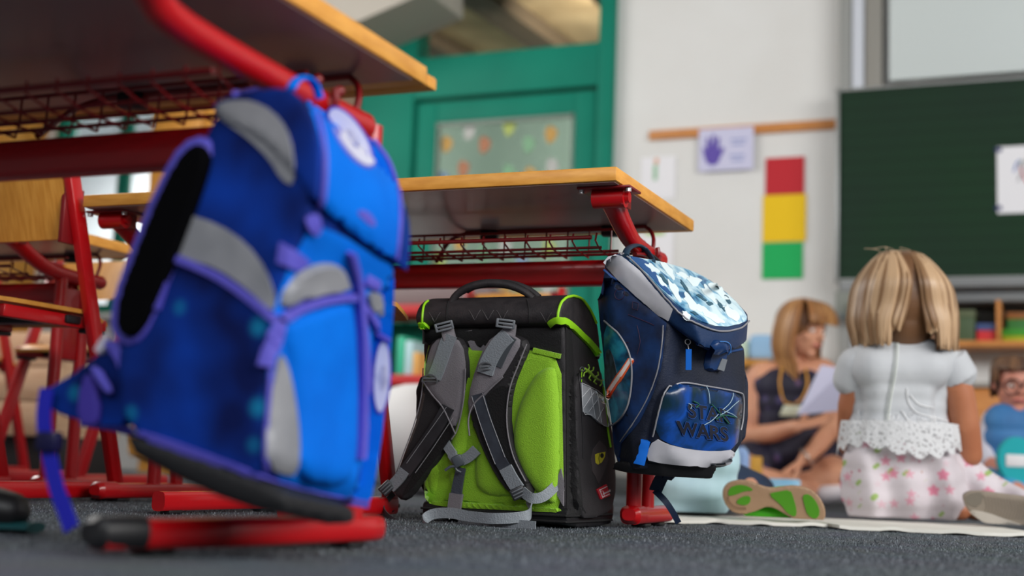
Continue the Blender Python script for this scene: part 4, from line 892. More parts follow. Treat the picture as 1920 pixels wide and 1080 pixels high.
b = BM(); band(b, Tb, [(863, 924), (861, 938), (859, 952)], 24, .004, lift=.014); obj('strap_keeper', b, G_greyp, t)
b = BM(); rnd = random.Random(2)
for i in range(9):
    p0 = cast(Tb, 850+rnd.uniform(0, 8), 953, .022); p1 = cast(Tb, 856+i*2.2, 962+rnd.uniform(0, 8), .028); tube(b, smoothpath([p0, (p0+p1)/2+Vector((.002, 0, -.003)), p1], 3), .0008, 5); ell(b, p1, .0014, .0014, .0014, 6, 4)
fr = obj('frayed_thread', b, mat('silver_thread', (170, 172, 178), .5), t); fr['kind'] = 'stuff'
# webbing loops lying in front of the bag (real positions on the floor)
def floorloop(nm, pts, wd, m=G_grey, parent=t, up=(0, 0, 1)):
    b = BM(); P = smoothpath(pts, 7); ribbon(b, P, wd, .0022, up=up); return obj(nm, b, m, parent)
def dz(x, y, dy): return atY(x, y, GO.y+dy)
floorloop('lower_strap', [dz(990, 935, -.02), dz(996, 955, -.035), dz(985, 968, -.06), dz(930, 972, -.075), (dz(880, 968, -.065)), dz(845, 962, -.06), dz(812, 964, -.06), dz(795, 976, -.07), dz(800, 990, -.09), dz(840, 996, -.105), dz(900, 999, -.115), dz(967, 1001, -.12)], .0195)
floorloop('lower_strap', [dz(860, 978, -.03), dz(900, 980, -.045), dz(950, 982, -.06), dz(1004, 987, -.07)], .018)
floorloop('lower_strap', [dz(738, 925, .035), dz(722, 944, .02), dz(722, 962, .0), dz(745, 978, -.015), dz(790, 986, -.02)], .011, mat('grey_webbing_dark', (60, 62, 66), .6))
floorloop('anchor_strap', [cast(Tb, 992, 918, .028), cast(Tb, 1012, 930, .034), cast(Tb, 1030, 928, .026), cast(Tb, 1044, 912, .010), cast(Tb, 1048, 902, .002)], .019)
add('anchor_tab', lambda b: drape(b, T, [(1054, 878), (1058, 905), (1058, 948), (1046, 926), (1036, 918), (1046, 898)], .006, 0, res=8), G_greyp)
# ---- right side details
add('edge_panel', lambda b: drape(b, T, [(1060, 612), (1070, 614), (1076, 700), (1080, 820), (1092, 950), (1098, 962), (1062, 975)], .0015, 0), G_deep)
add('reflector', lambda b: drape(b, T, [(1087, 718), (1100, 724), (1130, 744), (1137, 800), (1122, 794), (1104, 778), (1090, 772)], .003, 0, res=7), mat('clear_reflector', (165, 170, 176), .3, .2), pR)
rf = pR.children[-1]
add('reflector_lines', lambda b: [cord(b, T, p_, .0006, .0045, 3) for p_ in ([(1087, 718), (1130, 744), (1137, 800), (1104, 778), (1090, 772), (1087, 718)], [(1087, 745), (1103, 727)], [(1090, 765), (1110, 735)], [(1103, 727), (1112, 783)], [(1116, 738), (1124, 792)], [(1100, 772), (1122, 742)], [(1116, 788), (1132, 756)])], mat('reflector_line', (205, 208, 212), .4), rf)
add('zip', lambda b: cord(b, T, [(1130, 725), (1134, 760), (1138, 800), (1144, 838)], .0022), G_limeb, pR)
add('zip', lambda b: cord(b, T, [(1085, 700), (1088, 740), (1091, 790), (1093, 860)], .0015), mat('zip_dark', (28, 27, 30), .5), pR)
add('printed_panel', lambda b: drape(b, T, [(1108, 862), (1112, 842), (1124, 826), (1136, 838), (1140, 862), (1134, 880), (1130, 890), (1122, 908), (1116, 894), (1110, 884)], .0008, 0, res=7), mat('print_grey', (66, 58, 60), .7), pR)
ey = add('printed_eye', lambda b: drape(b, T, [(1115, 852), (1120, 850), (1134, 847), (1133, 856), (1127, 867), (1120, 871), (1116, 868)], .0016, 0, res=5), mat('print_yellow', (214, 200, 30), .6), pR)
add('pupil', lambda b: drape(b, T, ellipse(1127, 854, 3, 4.5, 0), .0024, 0, res=4), G_deep, ey)
add('eye_line', lambda b: cord(b, T, [(1123, 850), (1121, 860), (1123, 869)], .0005, .002, 3), G_deep, ey)
lb = add('label', lambda b: drape(b, T, [(1117, 918), (1135, 908), (1142, 929), (1124, 936)], .003, 0, res=6), mat('label_red', (205, 30, 48), .45), pR, 'small red maker label with white print')
add('label_print', lambda b: [cord(b, T, [(1121, 919), (1135, 912)], .0007, .0036, 2), cord(b, T, [(1127, 932), (1140, 926)], .0007, .0036, 2), cord(b, T, [(1121, 918), (1127, 933)], .0009, .0036, 2), cord(b, T, [(1124, 921), (1128, 921), (1130, 930), (1126, 931)], .0004, .0036, 2), textdrape(b, T, 'book', 1134, 922.5, 7.2, -3.2, 1.6, -6.5, .004)], mat('print_white', (240, 235, 235), .5), lb)
# zipper charm: lime gecko on a ring
c0 = cast(T, 1086, 692, .006); t2 = thing('zipper_charm', 'lime green rubber gecko charm hanging from the black satchel zip', 'charm', tuple(c0))
b = BM(); torus(b, c0, (.4, -.9, .2), .0042, .0009, 14, 6); obj('ring', b, M_steel, t2)
def gk(pts, r): b_ = []; return [(cast(T, x, y, .007)) for x, y in pts]
b = BM(); limb(b, gk([(1090, 691), (1098, 697), (1107, 706), (1114, 711)], 0), [.0022, .0034, .0028, .002]); limb(b, gk([(1114, 711), (1121, 714), (1126, 712)], 0), [.002, .0015, .001])
for p_ in ([(1096, 695), (1099, 689), (1097, 684)], [(1096, 696), (1089, 699), (1088, 705)], [(1100, 698), (1106, 694), (1107, 689)], [(1102, 702), (1098, 709), (1101, 713)], [(1109, 707), (1116, 703), (1115, 698)], [(1111, 710), (1107, 716), (1112, 720)], [(1121, 714), (1122, 720), (1119, 723)]):
    limb(b, gk(p_, 0), [.0016, .0013, .0016])
b = remesh(b, .0008, 2); obj('gecko', b, mat('gecko_rubber', (150, 195, 60), .5), t2)
b = BM(); tube(b, [c0, cast(T, 1086, 702, .005), cast(T, 1087, 716, .004)], .0009, 6); obj('cord', b, G_limeb, t2)
# ================================================================== NAVY SATCHEL (hooked on desk 2)
def nebula(name, c1, c2, c3, sc, rough=.35, sharp=(.42, .58)):
    m = mat(name, c1, rough, coat=.2); nt = m.node_tree; N = nt.nodes.new; L = nt.links.new; bs = nt.nodes['Principled BSDF']
    tc = N('ShaderNodeTexCoord'); n = N('ShaderNodeTexNoise'); n.inputs['Scale'].default_value = sc; n.inputs['Detail'].default_value = 4; n.inputs['Distortion'].default_value = 1.2
    L(tc.outputs['Object'], n.inputs['Vector']); cr = N('ShaderNodeValToRGB'); L(n.outputs[0], cr.inputs[0]); e = cr.color_ramp.elements
    e[0].position = sharp[0]; e[0].color = (*lin([v/255 for v in c1]), 1); e[1].position = sharp[1]+.06; e[1].color = (*lin([v/255 for v in c3]), 1)
    q = e.new((sharp[0]+sharp[1])/2); q.color = (*lin([v/255 for v in c2]), 1); L(cr.outputs[0], bs.inputs['Base Color']); return m
N_side = mat('navy_print_fabric', (12, 54, 108), .6, rgb2=(10, 30, 64), noise_=(22, 3), bump=(30, .3))
N_front = mat('midnight_fabric', (10, 18, 36), .65, rgb2=(12, 26, 52), noise_=(8, 2), bump=(300, .2))
N_lid = mat('navy_lid', (12, 44, 84), .5, bump=(300, .1))
N_pipe = mat('silver_piping', (150, 150, 156), .4, .2)
N_silver = mat('silver_band', (206, 206, 212), .35, 0, rgb2=(184, 184, 192), noise_=(10, 2))
N_zip = mat('azure_zip_pull', (10, 100, 200), .45)
N_top = nebula('icy_print', (20, 90, 140), (100, 165, 200), (215, 238, 245), 17, .3, (.36, .52))
N_pic = nebula('teal_space_print', (16, 48, 74), (14, 100, 136), (50, 165, 190), 14, .3, (.34, .62))
N_pic2 = nebula('blue_space_print', (6, 40, 52), (8, 48, 96), (14, 72, 160), 13, .3, (.34, .62))
def an(x, y, d): return at(x, y, d*.94)
t = thing('school_satchel', 'navy blue school satchel with pale icy lid print hooked on the middle desk', 'satchel', tuple(an(1280, 700, 2.75)[:2])+(.12,))
WN = (CR*.72+CF*.69).normalized()
back = (CF*.72-CR*.69)*.16
hp = [an(1138, 520, 2.66), an(1118, 560, 2.735), an(1134, 700, 2.735), an(1147, 790, 2.735), an(1153, 850, 2.735), an(1158, 874, 2.70), an(1190, 880, 2.60), an(1222, 780, 2.585), an(1243, 690, 2.57), an(1253, 606, 2.565), an(1396, 652, 2.75), an(1398, 760, 2.76), an(1392, 830, 2.74), an(1362, 878, 2.72), an(1300, 882, 2.66)]
b = BM(); 
hp += [an(1390, 652, 2.82), an(1386, 760, 2.80), an(1378, 830, 2.79), an(1290, 560, 2.86)]
body = hull(hp, .005, 9)
# bulging front pocket
pk3 = [an(1222, 815, 2.59), an(1215, 868, 2.60), an(1238, 770, 2.57), an(1252, 736, 2.565), an(1282, 722, 2.58), an(1385, 738, 2.70), an(1393, 756, 2.72), an(1382, 830, 2.70), an(1370, 872, 2.69), an(1300, 876, 2.62)]
pkt = hull(pk3+[p+back*.25-CF*0 for p in pk3]+[p-back*.12 for p in [an(1262, 760, 2.59), an(1360, 770, 2.69), an(1350, 850, 2.68), an(1245, 850, 2.60)]], .0045, 7)
lidp = [an(1130, 502, 2.70), an(1137, 486, 2.69), an(1155, 474, 2.665), an(1172, 477, 2.665), an(1205, 508, 2.63), an(1248, 556, 2.575), an(1272, 582, 2.55), an(1300, 603, 2.55), an(1345, 620, 2.60), an(1385, 615, 2.67), an(1403, 600, 2.72), an(1402, 588, 2.74), an(1376, 560, 2.79), an(1332, 524, 2.84), an(1290, 505, 2.80), an(1230, 490, 2.75),
        an(1190, 556, 2.62), an(1255, 606, 2.565), an(1318, 652, 2.565), an(1352, 661, 2.61), an(1385, 655, 2.69), an(1400, 640, 2.75), an(1390, 600, 2.86)]
lidm = hull(lidp, .0045, 5)
b = BM()
base = hull([an(1182, 868, 2.62), an(1176, 887, 2.63), an(1240, 868, 2.60), an(1240, 893, 2.62), an(1338, 899, 2.68), an(1348, 870, 2.67)]+[p+back*.25 for p in [an(1182, 868, 2.62), an(1176, 885, 2.63), an(1338, 897, 2.68), an(1348, 870, 2.67)]], .0045, 4)
T = bvh(body, lidm, pkt, base)
obj('body', body, N_front, t); o_l = obj('lid', lidm, N_lid, t); o_p = obj('front_pocket', pkt, N_front, t); obj('base', base, F_base, t)
add('side_panel', lambda b: drape(b, T, [(1134, 508), (1190, 560), (1250, 606), (1246, 640), (1240, 690), (1224, 740), (1200, 790), (1166, 832), (1160, 866), (1154, 848), (1147, 780), (1136, 700), (1124, 562)], .002, 0), N_side)
sd = t.children[-1]
add('seam_piping', lambda b: cord(b, T, [(1244, 610), (1241, 650), (1232, 700), (1214, 748), (1190, 790), (1164, 828)], .0016), N_pipe, sd)
add('side_picture', lambda b: drape(b, T, [(1136, 602), (1164, 628), (1182, 660), (1187, 700), (1182, 745), (1172, 778), (1156, 794), (1150, 790), (1139, 700)], .005, 1), N_pic, sd, 'teal picture panel with a glowing orange streak')
pc = t.children[-1] if 0 else [o for o in sd.children if o.name.startswith('side_picture')][0]
add('picture_piping', lambda b: cord(b, T, [(1138, 601), (1146, 608), (1166, 630), (1183, 662), (1188, 700), (1184, 745), (1173, 778), (1156, 795), (1150, 796)], .0018, .006), N_pipe, sd)
add('orange_streak', lambda b: band(b, T, [(1186, 674), (1162, 712), (1142, 744)], (11, 13), .0062), mat('streak_orange', (255, 110, 60), .4), sd)
add('white_streak', lambda b: band(b, T, [(1187, 672), (1162, 711), (1138, 748)], (6, 7), .0068), mat('streak_white', (255, 244, 238), .4), sd)
add('grey_shade', lambda b: drape(b, T, [(1138, 700), (1139, 668), (1144, 652), (1152, 660), (1158, 684), (1164, 710), (1144, 742), (1140, 730)], .0056, 2), mat('smoke_grey', (72, 88, 104), .5, rgb2=(46, 50, 60), noise_=(60, 2)), sd)
add('printed_marks', lambda b: [cord(b, T, ellipse(1163, 552, 9, 10, 0, 14)+[(1172, 552)], .0005, .003, 1), cord(b, T, [(1188, 566), (1198, 570), (1197, 582), (1187, 578), (1188, 566)], .0005, .003, 1), cord(b, T, [(1150, 620), (1165, 640), (1180, 642)], .0006, .003, 3), cord(b, T, [(1196, 610), (1202, 640), (1196, 664)], .0006, .003, 3), cord(b, T, [(1180, 590), (1215, 604), (1228, 610)], .0007, .003, 3)], mat('dim_red_print', (58, 34, 62), .6), sd)
# lid
add('lid_band', lambda b: drape(b, T, [(1131, 492), (1140, 481), (1156, 478), (1166, 482), (1200, 510), (1244, 560), (1262, 580), (1254, 601), (1236, 590), (1200, 560), (1160, 524)], .003, 0, res=10), N_silver, o_l, 'silver band along the near edge of the lid')
add('lid_hem', lambda b: cord(b, T, [(1132, 506), (1190, 556), (1254, 605), (1318, 650), (1352, 660), (1390, 655)], .0024), mat('navy_hem', (10, 60, 120), .5), o_l)
add('lid_picture', lambda b: drape(b, T, [(1172, 482), (1200, 486), (1235, 492), (1290, 507), (1330, 527), (1372, 560), (1399, 592), (1396, 606), (1350, 616), (1302, 600), (1250, 556), (1205, 508)], .003, 1, res=10), N_top, o_l, 'pale blue and white icy print')
add('lid_picture_edge', lambda b: drape(b, T, [(1176, 483), (1198, 486), (1216, 496), (1232, 520), (1262, 560), (1248, 552), (1206, 508)], .0038, 1, res=8), mat('blue_print_edge', (20, 80, 140), .35), o_l)
rnd = random.Random(9)
M_ice, M_icd = mat('ice_white', (228, 244, 248), .35), mat('ice_dark', (48, 92, 112), .4)
def splash(nm, m, x, y, a, l, w_):
    pts = [(x+(px-x)*k, y+(py-y)*k) for (px, py) in ellipse(x, y, l, w_, a, 13) for k in (rnd.uniform(.55, 1.35),)]
    add(nm, lambda b: drape(b, T, pts, .0044, 1, res=8), m, o_l)
for q in ((1222, 506, .6, 16, 6), (1252, 512, .9, 20, 7), (1262, 548, 1.0, 24, 7), (1296, 572, .8, 26, 9), (1300, 530, .5, 18, 8), (1330, 556, .9, 22, 7), (1346, 548, .7, 24, 8), (1368, 590, .8, 22, 9), (1336, 598, .5, 20, 7), (1318, 584, .9, 16, 6), (1278, 520, .5, 14, 5), (1285, 592, .7, 12, 4), (1238, 532, .9, 14, 4)): splash('white_splash', M_ice, *q)
for q in ((1243, 526, .9, 14, 3), (1284, 544, 1.0, 18, 2.5), (1312, 560, .6, 13, 3), (1350, 576, .9, 13, 3), (1330, 572, .3, 8, 3), (1300, 590, .4, 9, 2.5), (1364, 566, .9, 10, 3)): splash('dark_splash', M_icd, *q)
add('lid_piping', lambda b: cord(b, T, [(1160, 475), (1172, 480), (1204, 510), (1248, 559), (1272, 585), (1302, 606), (1346, 621), (1384, 616), (1402, 602)], .0017, .003), N_pipe, o_l)
# front clasp
add('clasp', lambda b: drape(b, T, [(1334, 642), (1340, 636), (1358, 640), (1362, 648), (1360, 668), (1352, 694), (1330, 698), (1318, 690), (1322, 664)], .010, 1, puff=4, res=8), mat('clasp_navy', (14, 50, 98), .35), t)
cl = t.children[-1]
add('clasp_rim', lambda b: cord(b, T, [(1340, 640), (1352, 641), (1360, 648), (1361, 662)], .0012, .011), mat('clasp_edge', (60, 120, 190), .3), cl)
add('clasp_tongue', lambda b: drape(b, T, [(1344, 672), (1354, 674), (1348, 696), (1336, 692)], .012, 0, res=6), mat('clasp_grey', (132, 138, 146), .35, .4), cl)
# front pocket picture with the words
add('pocket_picture', lambda b: drape(b, T, [(1237, 772), (1247, 742), (1262, 724), (1284, 719), (1330, 727), (1382, 737), (1390, 748), (1388, 785), (1380, 842), (1330, 846), (1268, 838), (1228, 816)], .003, 1, res=10), N_pic2, o_p, 'dark blue green picture panel with two words')
add('pocket_piping', lambda b: cord(b, T, [(1226, 818), (1237, 772), (1246, 742), (1262, 722), (1284, 717), (1330, 725), (1380, 735), (1391, 745), (1390, 785), (1386, 806)], .0016, .004), N_pipe, o_p)
add('pocket_band', lambda b: drape(b, T, [(1228, 820), (1250, 832), (1290, 842), (1340, 846), (1376, 842), (1372, 866), (1350, 874), (1300, 872), (1240, 866), (1210, 860)], .004, 1, res=10), N_silver, o_p)
def words(b, off, wt):
    textdrape(b, T, 'STAR', 1325, 776, 33, 5.0, -2, -34, off, True); textdrape(b, T, 'WARS', 1315, 809, 34, 5.0, -2, -36, off, True)
add('lettering', lambda b: words(b, .0052, 1), mat('lettering_navy', (8, 14, 34), .5), o_p)
def outl(b):
    for s_, cx, cy in (('STAR', 1325, 776), ('WARS', 1315, 809)):
        q = textmesh(s_, True)
        bmesh.ops.scale(q, vec=(1, 1, 1), verts=q.verts); q.verts.ensure_lookup_table()
        es = [e for e in q.edges if len(e.link_faces) == 1]; Pm = lambda v: cast(T, cx+v.co.x*33.5-v.co.y*2, cy+v.co.x*5-v.co.y*35, .0054)
        for e in es: tube(b, [Pm(e.verts[0]), Pm(e.verts[1])],   .00032, 4, caps=False)
        q.free()
add('lettering_outline', outl, mat('lettering_blue', (20, 84, 180), .5), o_p)
add('pale_strokes', lambda b: [cord(b, T, p_, .0008, .0065, 3) for p_ in ([(1322, 730), (1325, 742), (1326, 756)], [(1371, 740), (1364, 756), (1350, 768)], [(1380, 752), (1362, 768), (1345, 778)], [(1316, 796), (1330, 788), (1342, 776)], [(1352, 770), (1368, 776), (1376, 782)], [(1286, 756), (1292, 760), (1290, 766)])], mat('stroke_pale', (150, 176, 190), .4), o_p)
for p_ in ([(1330, 758), (1345, 774), (1362, 794)], [(1338, 786), (1352, 778), (1376, 782)], [(1296, 752), (1306, 758), (1300, 764)]):
    add('green_stroke', lambda b: cord(b, T, p_, .0013, .006, 3), mat('stroke_green', (20, 84, 66), .5), o_p)
# zip pulls
add('pocket_zip_pull', lambda b: band(b, T, [(1209, 824), (1204, 845), (1198, 868)], 11, .010), N_zip)
def pull(b): 
    P = [cast(T, 1276, 652, .020), cast(T, 1276, 690, .020)]; ribbon(b, [P[0], (P[0]+P[1])/2, P[1]], .0105, .004, up=tuple(CR))
add('zip_pull', pull, N_zip)
add('zip_ring', lambda b: (torus(b, cast(T, 1275, 640, .018), (.3, -.9, 0), .005, .0009, 12, 6), tube(b, [cast(T, 1275, 644, .018), cast(T, 1276, 653, .020)], .0012, 6)), M_steel)
# black side wing on the right and the strap hanging below
b = BM(); wpx = [(1398, 690), (1404, 720), (1403, 790), (1398, 822), (1380, 840), (1378, 760)]
add('far_side_pocket', lambda b: merge(b, hull([an(x, y, 2.82) for x, y in wpx]+[an(x-10, y, 2.90) for x, y in wpx], .005, 4)), N_front)
b = BM(); P = smoothpath([an(1250, 880, 2.72), an(1238, 900, 2.73), an(1229, 920, 2.74)], 5); ribbon(b, P, [.026]*len(P), .003, up=tuple(CR*.9+CU*.2)); sb = obj('shoulder_strap_end', b, mat('navy_webbing', (10, 30, 58), .6), t)
b = BM(); P = smoothpath([an(1228, 920, 2.74), an(1246, 938, 2.72), an(1260, 958, 2.72), an(1272, 980, 2.73)], 5); ribbon(b, P, [.012]*len(P), .003, up=tuple(CR*.9+CU*.4)); obj('webbing', b, MC['navy_webbing'], sb)
b = BM(); P = smoothpath([an(1262, 878, 2.72), an(1257, 890, 2.72), an(1250, 898, 2.73)], 3); ribbon(b, P, [.020]*len(P), .003, up=tuple(CR)); obj('shoulder_strap_end', b, MC['navy_webbing'], t)
# handle loop on the hook
b = BM(); P = smoothpath([cast(T, 1172, 482, .004), an(1178, 466, 2.69), at(1195, 460, 2.62), at(1212, 470, 2.64), at(1224, 488, 2.60), cast(T, 1224, 494, .003)], 5); tube(b, P, .007, 12, r2=.004); obj('carrying_handle', b, mat('teal_black_handle', (20, 52, 72), .55), t)
b = BM(); P = smoothpath([at(1208, 474, 2.64), at(1222, 482, 2.66), at(1236, 494, 2.69), at(1242, 497, 2.70)], 5); tube(b, P, .009, 12, r2=.005); obj('handle_end', b, mat('black_handle', (18, 24, 30), .6), t)
# hook on desk 2
h2 = atX(1215, 476, D2.location.x+.61-.036)
b = BM(); torus(b, (h2.x, h2.y, .552), (.25, 1, .05), .024, .0045, 26, 10, -.4, 4.4); hk = obj('bag_hook', b, M_wire, D2)
b = BM(); tube(b, smoothpath([at(1190, 476, 2.61), at(1206, 478, 2.63), at(1222, 490, 2.66), at(1236, 492, 2.68)], 5), .006, 8, r2=.004); tube(b, [at(1212, 468, 2.65), at(1207, 478, 2.64)], .004, 8); tube(b, [at(1238, 480, 2.70), at(1233, 492, 2.69)], .004, 8); obj('hook_claw', b, M_wire, hk)
# ================================================================== PEOPLE
def skin(name, rgb, rgb2): return mat(name, rgb, .5, rgb2=rgb2, noise_=(12, 2))
SK1, SK2, SK3 = skin('skin_warm', (214, 156, 124), (204, 142, 112)), skin('skin_tan', (176, 112, 78), (166, 102, 70)), skin('skin_rose', (208, 140, 118), (198, 128, 106))
UP = Vector((0, 0, 1))
def head(bm, c, R, fwd, up):
    """skull, jaw, nose, ears, brow, lips as one clay; R = half the head height"""
    f = Vector(fwd).normalized(); u = (Vector(up)-f*Vector(up).dot(f)).normalized(); s = f.cross(u)
    P = lambda a, b_, c_: Vector(c)+s*a*R+f*b_*R+u*c_*R
    rot = Matrix((s, f, u)).transposed()
    ell(bm, P(0, -.08, .22), .70*R, .84*R, .78*R, 24, 16, rot); ell(bm, P(0, .12, -.25), .58*R, .66*R, .72*R, 20, 14, rot)
    caps(bm, P(0, .70, .10), P(0, .88, -.16), .07*R, .12*R, 10)
    for q in (-1, 1):
        ell(bm, P(q*.70, -.05, -.02), .07*R, .14*R, .22*R, 10, 8, rot)
        caps(bm, P(q*.12, .76, .16), P(q*.42, .64, .16), .06*R, .05*R, 8)
        ell(bm, P(q*.30, .52, -.22), .22*R, .2*R, .2*R, 10, 8, rot)
    caps(bm, P(-.16, .76, -.42), P(.16, .76, -.42), .05*R, .05*R, 8); caps(bm, P(-.12, .74, -.50), P(.12, .74, -.50), .06*R, .06*R, 8)
    ell(bm, P(0, .56, -.78), .22*R, .2*R, .16*R, 10, 8, rot)
    return P
def face_bits(t, P, R, brow=(110, 75, 50)):
    for q in (-1, 1):
        b = BM(); ell(b, P(q*.28, .66, .02), .115*R, .09*R, .075*R, 12, 8); e = obj('eye', b, mat('eye_white', (225, 220, 215), .3), t)
        b = BM(); ell(b, P(q*.28, .735, .02), .05*R, .03*R, .05*R, 10, 6); obj('iris', b, mat('iris_dark', (60, 50, 40), .2), e)
        b = BM(); tube(b, [P(q*.14, .78, .19), P(q*.30, .76, .23), P(q*.44, .66, .18)], .028*R, 6); obj('eyebrow', b, mat('brow', brow, .8), t)
    b = BM(); tube(b, smoothpath([P(-.2, .74, -.45), P(0, .83, -.45), P(.2, .74, -.45)], 3), .04*R, 8); obj('lips', b, mat('lips', (190, 96, 92), .4), t)
def hand(bm, w_, d, n, k=1.0, curl=.5, side=1):
    """wrist, direction, palm normal (side the fingers curl to); k = hand length / .17"""
    d = Vector(d).normalized(); n = (Vector(n)-d*Vector(n).dot(d)).normalized(); s = d.cross(n)*side
    W = Vector(w_); L = .17*k
    for q in (-.018, -.006, .006, .018): caps(bm, W+d*.012*k+s*q*k*.8, W+d*.085*k+s*q*k*1.35, .0125*k, .0105*k, 10)
    for q, l in ((-.027, .058), (-.0095, .074), (.0085, .080), (.0265, .070)):
        a = W+d*.088*k+s*q*k; d1 = (d+n*curl*.5).normalized(); b_ = a+d1*l*.45*k; d2 = (d+n*curl*1.4).normalized(); c_ = b_+d2*l*.32*k; d3 = (d+n*curl*2.6).normalized(); e_ = c_+d3*l*.27*k
        limb(bm, [a, b_, c_, e_], [.0090*k, .0082*k, .0076*k, .0066*k])
    a = W+d*.028*k+s*.022*k; b_ = a+(d*.6+s*.75+n*.35).normalized()*.036*k; c_ = b_+(d*.85+s*.35+n*.5).normalized()*.030*k; e_ = c_+(d*.9+n*.5).normalized()*.022*k
    limb(bm, [a, b_, c_, e_], [.013*k, .0105*k, .0092*k, .0075*k])
def locks(t, m3, H, R, f, u, spec, rnd, nm='hair'):
    """spec(i) -> (list of (side, forward, up) in units of R, radius)"""
    s = f.cross(u)
    for k, m in enumerate(m3):
        b = BM()
        for i in range(spec[0]):
            pts, r = spec[1](i, k, rnd); P = smoothpath([H+s*a*R+f*c*R+u*d*R for a, c, d in pts], 4); n = len(P)
            rr = [r*R*(.35+.65*math.sin(PI*min(1, (j+1)/(n*.55))*.5))*(1 if j < n*.75 else max(.12, (n-j)/(n*.25))) for j in range(n)]
            tube(b, P, rr, 7, r2=[x*.55 for x in rr])
        o = obj(nm if k == 0 else nm+'_lock', b, m, t if k == 0 else t); o['kind'] = 'stuff'

# ------------------------------------------------------------------ girl in the white top
GD = 3.40
g = thing('person', 'girl with blond bob seen from behind in white lace top and flowered skirt', 'person', tuple(at(1690, 960, GD)[:2])+(.0,), 'people sitting on the floor')
FW = Vector((CF.x, CF.y, 0)).normalized(); RT = Vector((CR.x, CR.y, 0)).normalized()
def G(x, y, dd=0): return at(x, y, GD+dd)
H = G(1692, 566, .02)
b = BM(); P = head(b, H, .098, FW+UP*-.12+RT*.05, UP)
limb(b, [G(1692, 625, .01), G(1690, 660, 0)], [.036, .042])
limb(b, [G(1690, 690), G(1688, 780), G(1686, 880)], [.075, .07, .085]); limb(b, [G(1640, 690), G(1740, 690)], [.055, .055])
limb(b, [G(1612, 690), G(1592, 760, .02), G(1588, 830, .06), G(1605, 872, .20)], [.036, .029, .026, .020])
hand(b, G(1605, 872, .20), FW+UP*-.3, -UP, .72, .5, -1)
limb(b, [G(1778, 692), G(1798, 740), G(1810, 800, .0), G(1817, 852, .01)], [.042, .040, .037, .034]); limb(b, [G(1817, 852, .01), G(1804, 872, .09), G(1776, 884, .18)], [.034, .029, .020])
hand(b, G(1776, 880, .18), FW-RT*.6-UP*.2, -UP, .72, .5, 1)
limb(b, [G(1640, 900, .02), G(1620, 930, .20), G(1700, 965, .05), G(1800, 956, -.02)], [.062, .05, .042, .028])
limb(b, [G(1730, 900, .02), G(1790, 920, .16), G(1830, 950, .0), G(1860, 955, -.04)], [.062, .05, .036, .028])
b = remesh(b, .0052, 2); obj('body', b, SK2, g); face_bits(g, P, .098)
# hair
hm = (mat('hair_blond_mid', (134, 102, 72), .42, spec=.4), mat('hair_blond_light', (188, 156, 122), .4, spec=.5), mat('hair_blond_dark', (104, 70, 42), .5))
b = BM(); ell(b, H+UP*.016-FW*.008, .092, .098, .112, 24, 16); ell(b, H-UP*.05+FW*.0, .080, .085, .085, 24, 16); b2 = remesh(b, .005, 5)
hc = obj('hair_cap', b2, hm[2], g)
def girl_lock(i, k, r):
    sd = 1 if r.random() < .56 else -1
    a = math.radians(118)*(((r.randrange(13)+.5)/13)**.85)+r.gauss(0, .045); a = max(.02, a); a0 = a; jit = r.uniform(-.07, .07)
    # 0 = towards the camera (back of head); forward axis points away
    z0 = 1.20-.10*r.random(); rad = 1.0+.12*r.random()-(.10 if k == 2 else 0)
    sa, ca = math.sin(a), math.cos(a); px = -.10
    pts = [(px+sd*.03*r.random(), -.05+.25*r.random(), 1.30+.02*r.random()), (px*.6+sd*(.16+.42*sa), -.45*ca-.05, 1.20-.04*r.random())]
    w1 = rad*(.10+.93*sa); pts.append((px*.3+sd*w1*1.02, -rad*1.06*ca-.02, .50)); pts.append((sd*(w1*1.12+.07), -rad*1.02*ca*.98, -.15))
    gap = .20 if a0 < .6 else .08
    ln = -1.14-.14*r.random()+(.38 if a0 < .28 else 0)-(.04 if sd > 0 else 0)
    pts.append((sd*(w1*1.12+gap)+jit*.6, -rad*.96*ca-.02, -.62)); pts.append((sd*(w1*(.98 if sd < 0 else 1.08)+gap*1.2)+jit, -rad*.90*ca-.04, ln))
    return pts, .055+.045*r.random()
rnd = random.Random(4)
locks(g, hm, H, .098, FW, UP, (230, girl_lock), rnd)
b = BM()
for i in range(5):
    a = rnd.uniform(-1, 1); p0 = H+UP*.122+RT*a*.05; tube(b, smoothpath([p0, p0+UP*rnd.uniform(.006, .022)+RT*rnd.uniform(-.02, .02), p0+UP*rnd.uniform(.0, .02)+RT*(a*.03+rnd.uniform(-.02, .02))], 3), .0006, 4)
o = obj('stray_hair', b, hm[1], g); o['kind'] = 'stuff'
# white top
W_top = mat('white_jersey', (192, 195, 199), .7, rgb2=(184, 187, 192), noise_=(6, 3), bump=(22, .35))
b = BM()
sp = [G(1602, 690, .0), G(1622, 672, -.01), G(1655, 662, -.01), G(1690, 660, -.01), G(1730, 662, -.01), G(1762, 668, -.01), G(1780, 690, .0)]
caps(b, G(1664, 645, .01), G(1718, 645, .01), .030, .030)
caps(b, G(1640, 690, -.03), G(1738, 690, -.03), .060, .060)
for a_, c_ in zip(sp, sp[1:]): caps(b, a_, c_, .042, .042)
for y, w_, r in ((700, 66, .060), (730, 60, .056), (760, 56, .054), (790, 56, .056), (815, 62, .060)):
    caps(b, G(1684-w_, y, .01), G(1684+w_, y, .01), r*.9, r*.9); caps(b, G(1684-w_*.6, y, -.035), G(1684+w_*.6, y, -.035), r*.8, r*.8); caps(b, G(1684-w_*.6, y, .05), G(1684+w_*.6, y, .05), r*.8, r*.8)
top = remesh(b, .006, 9)
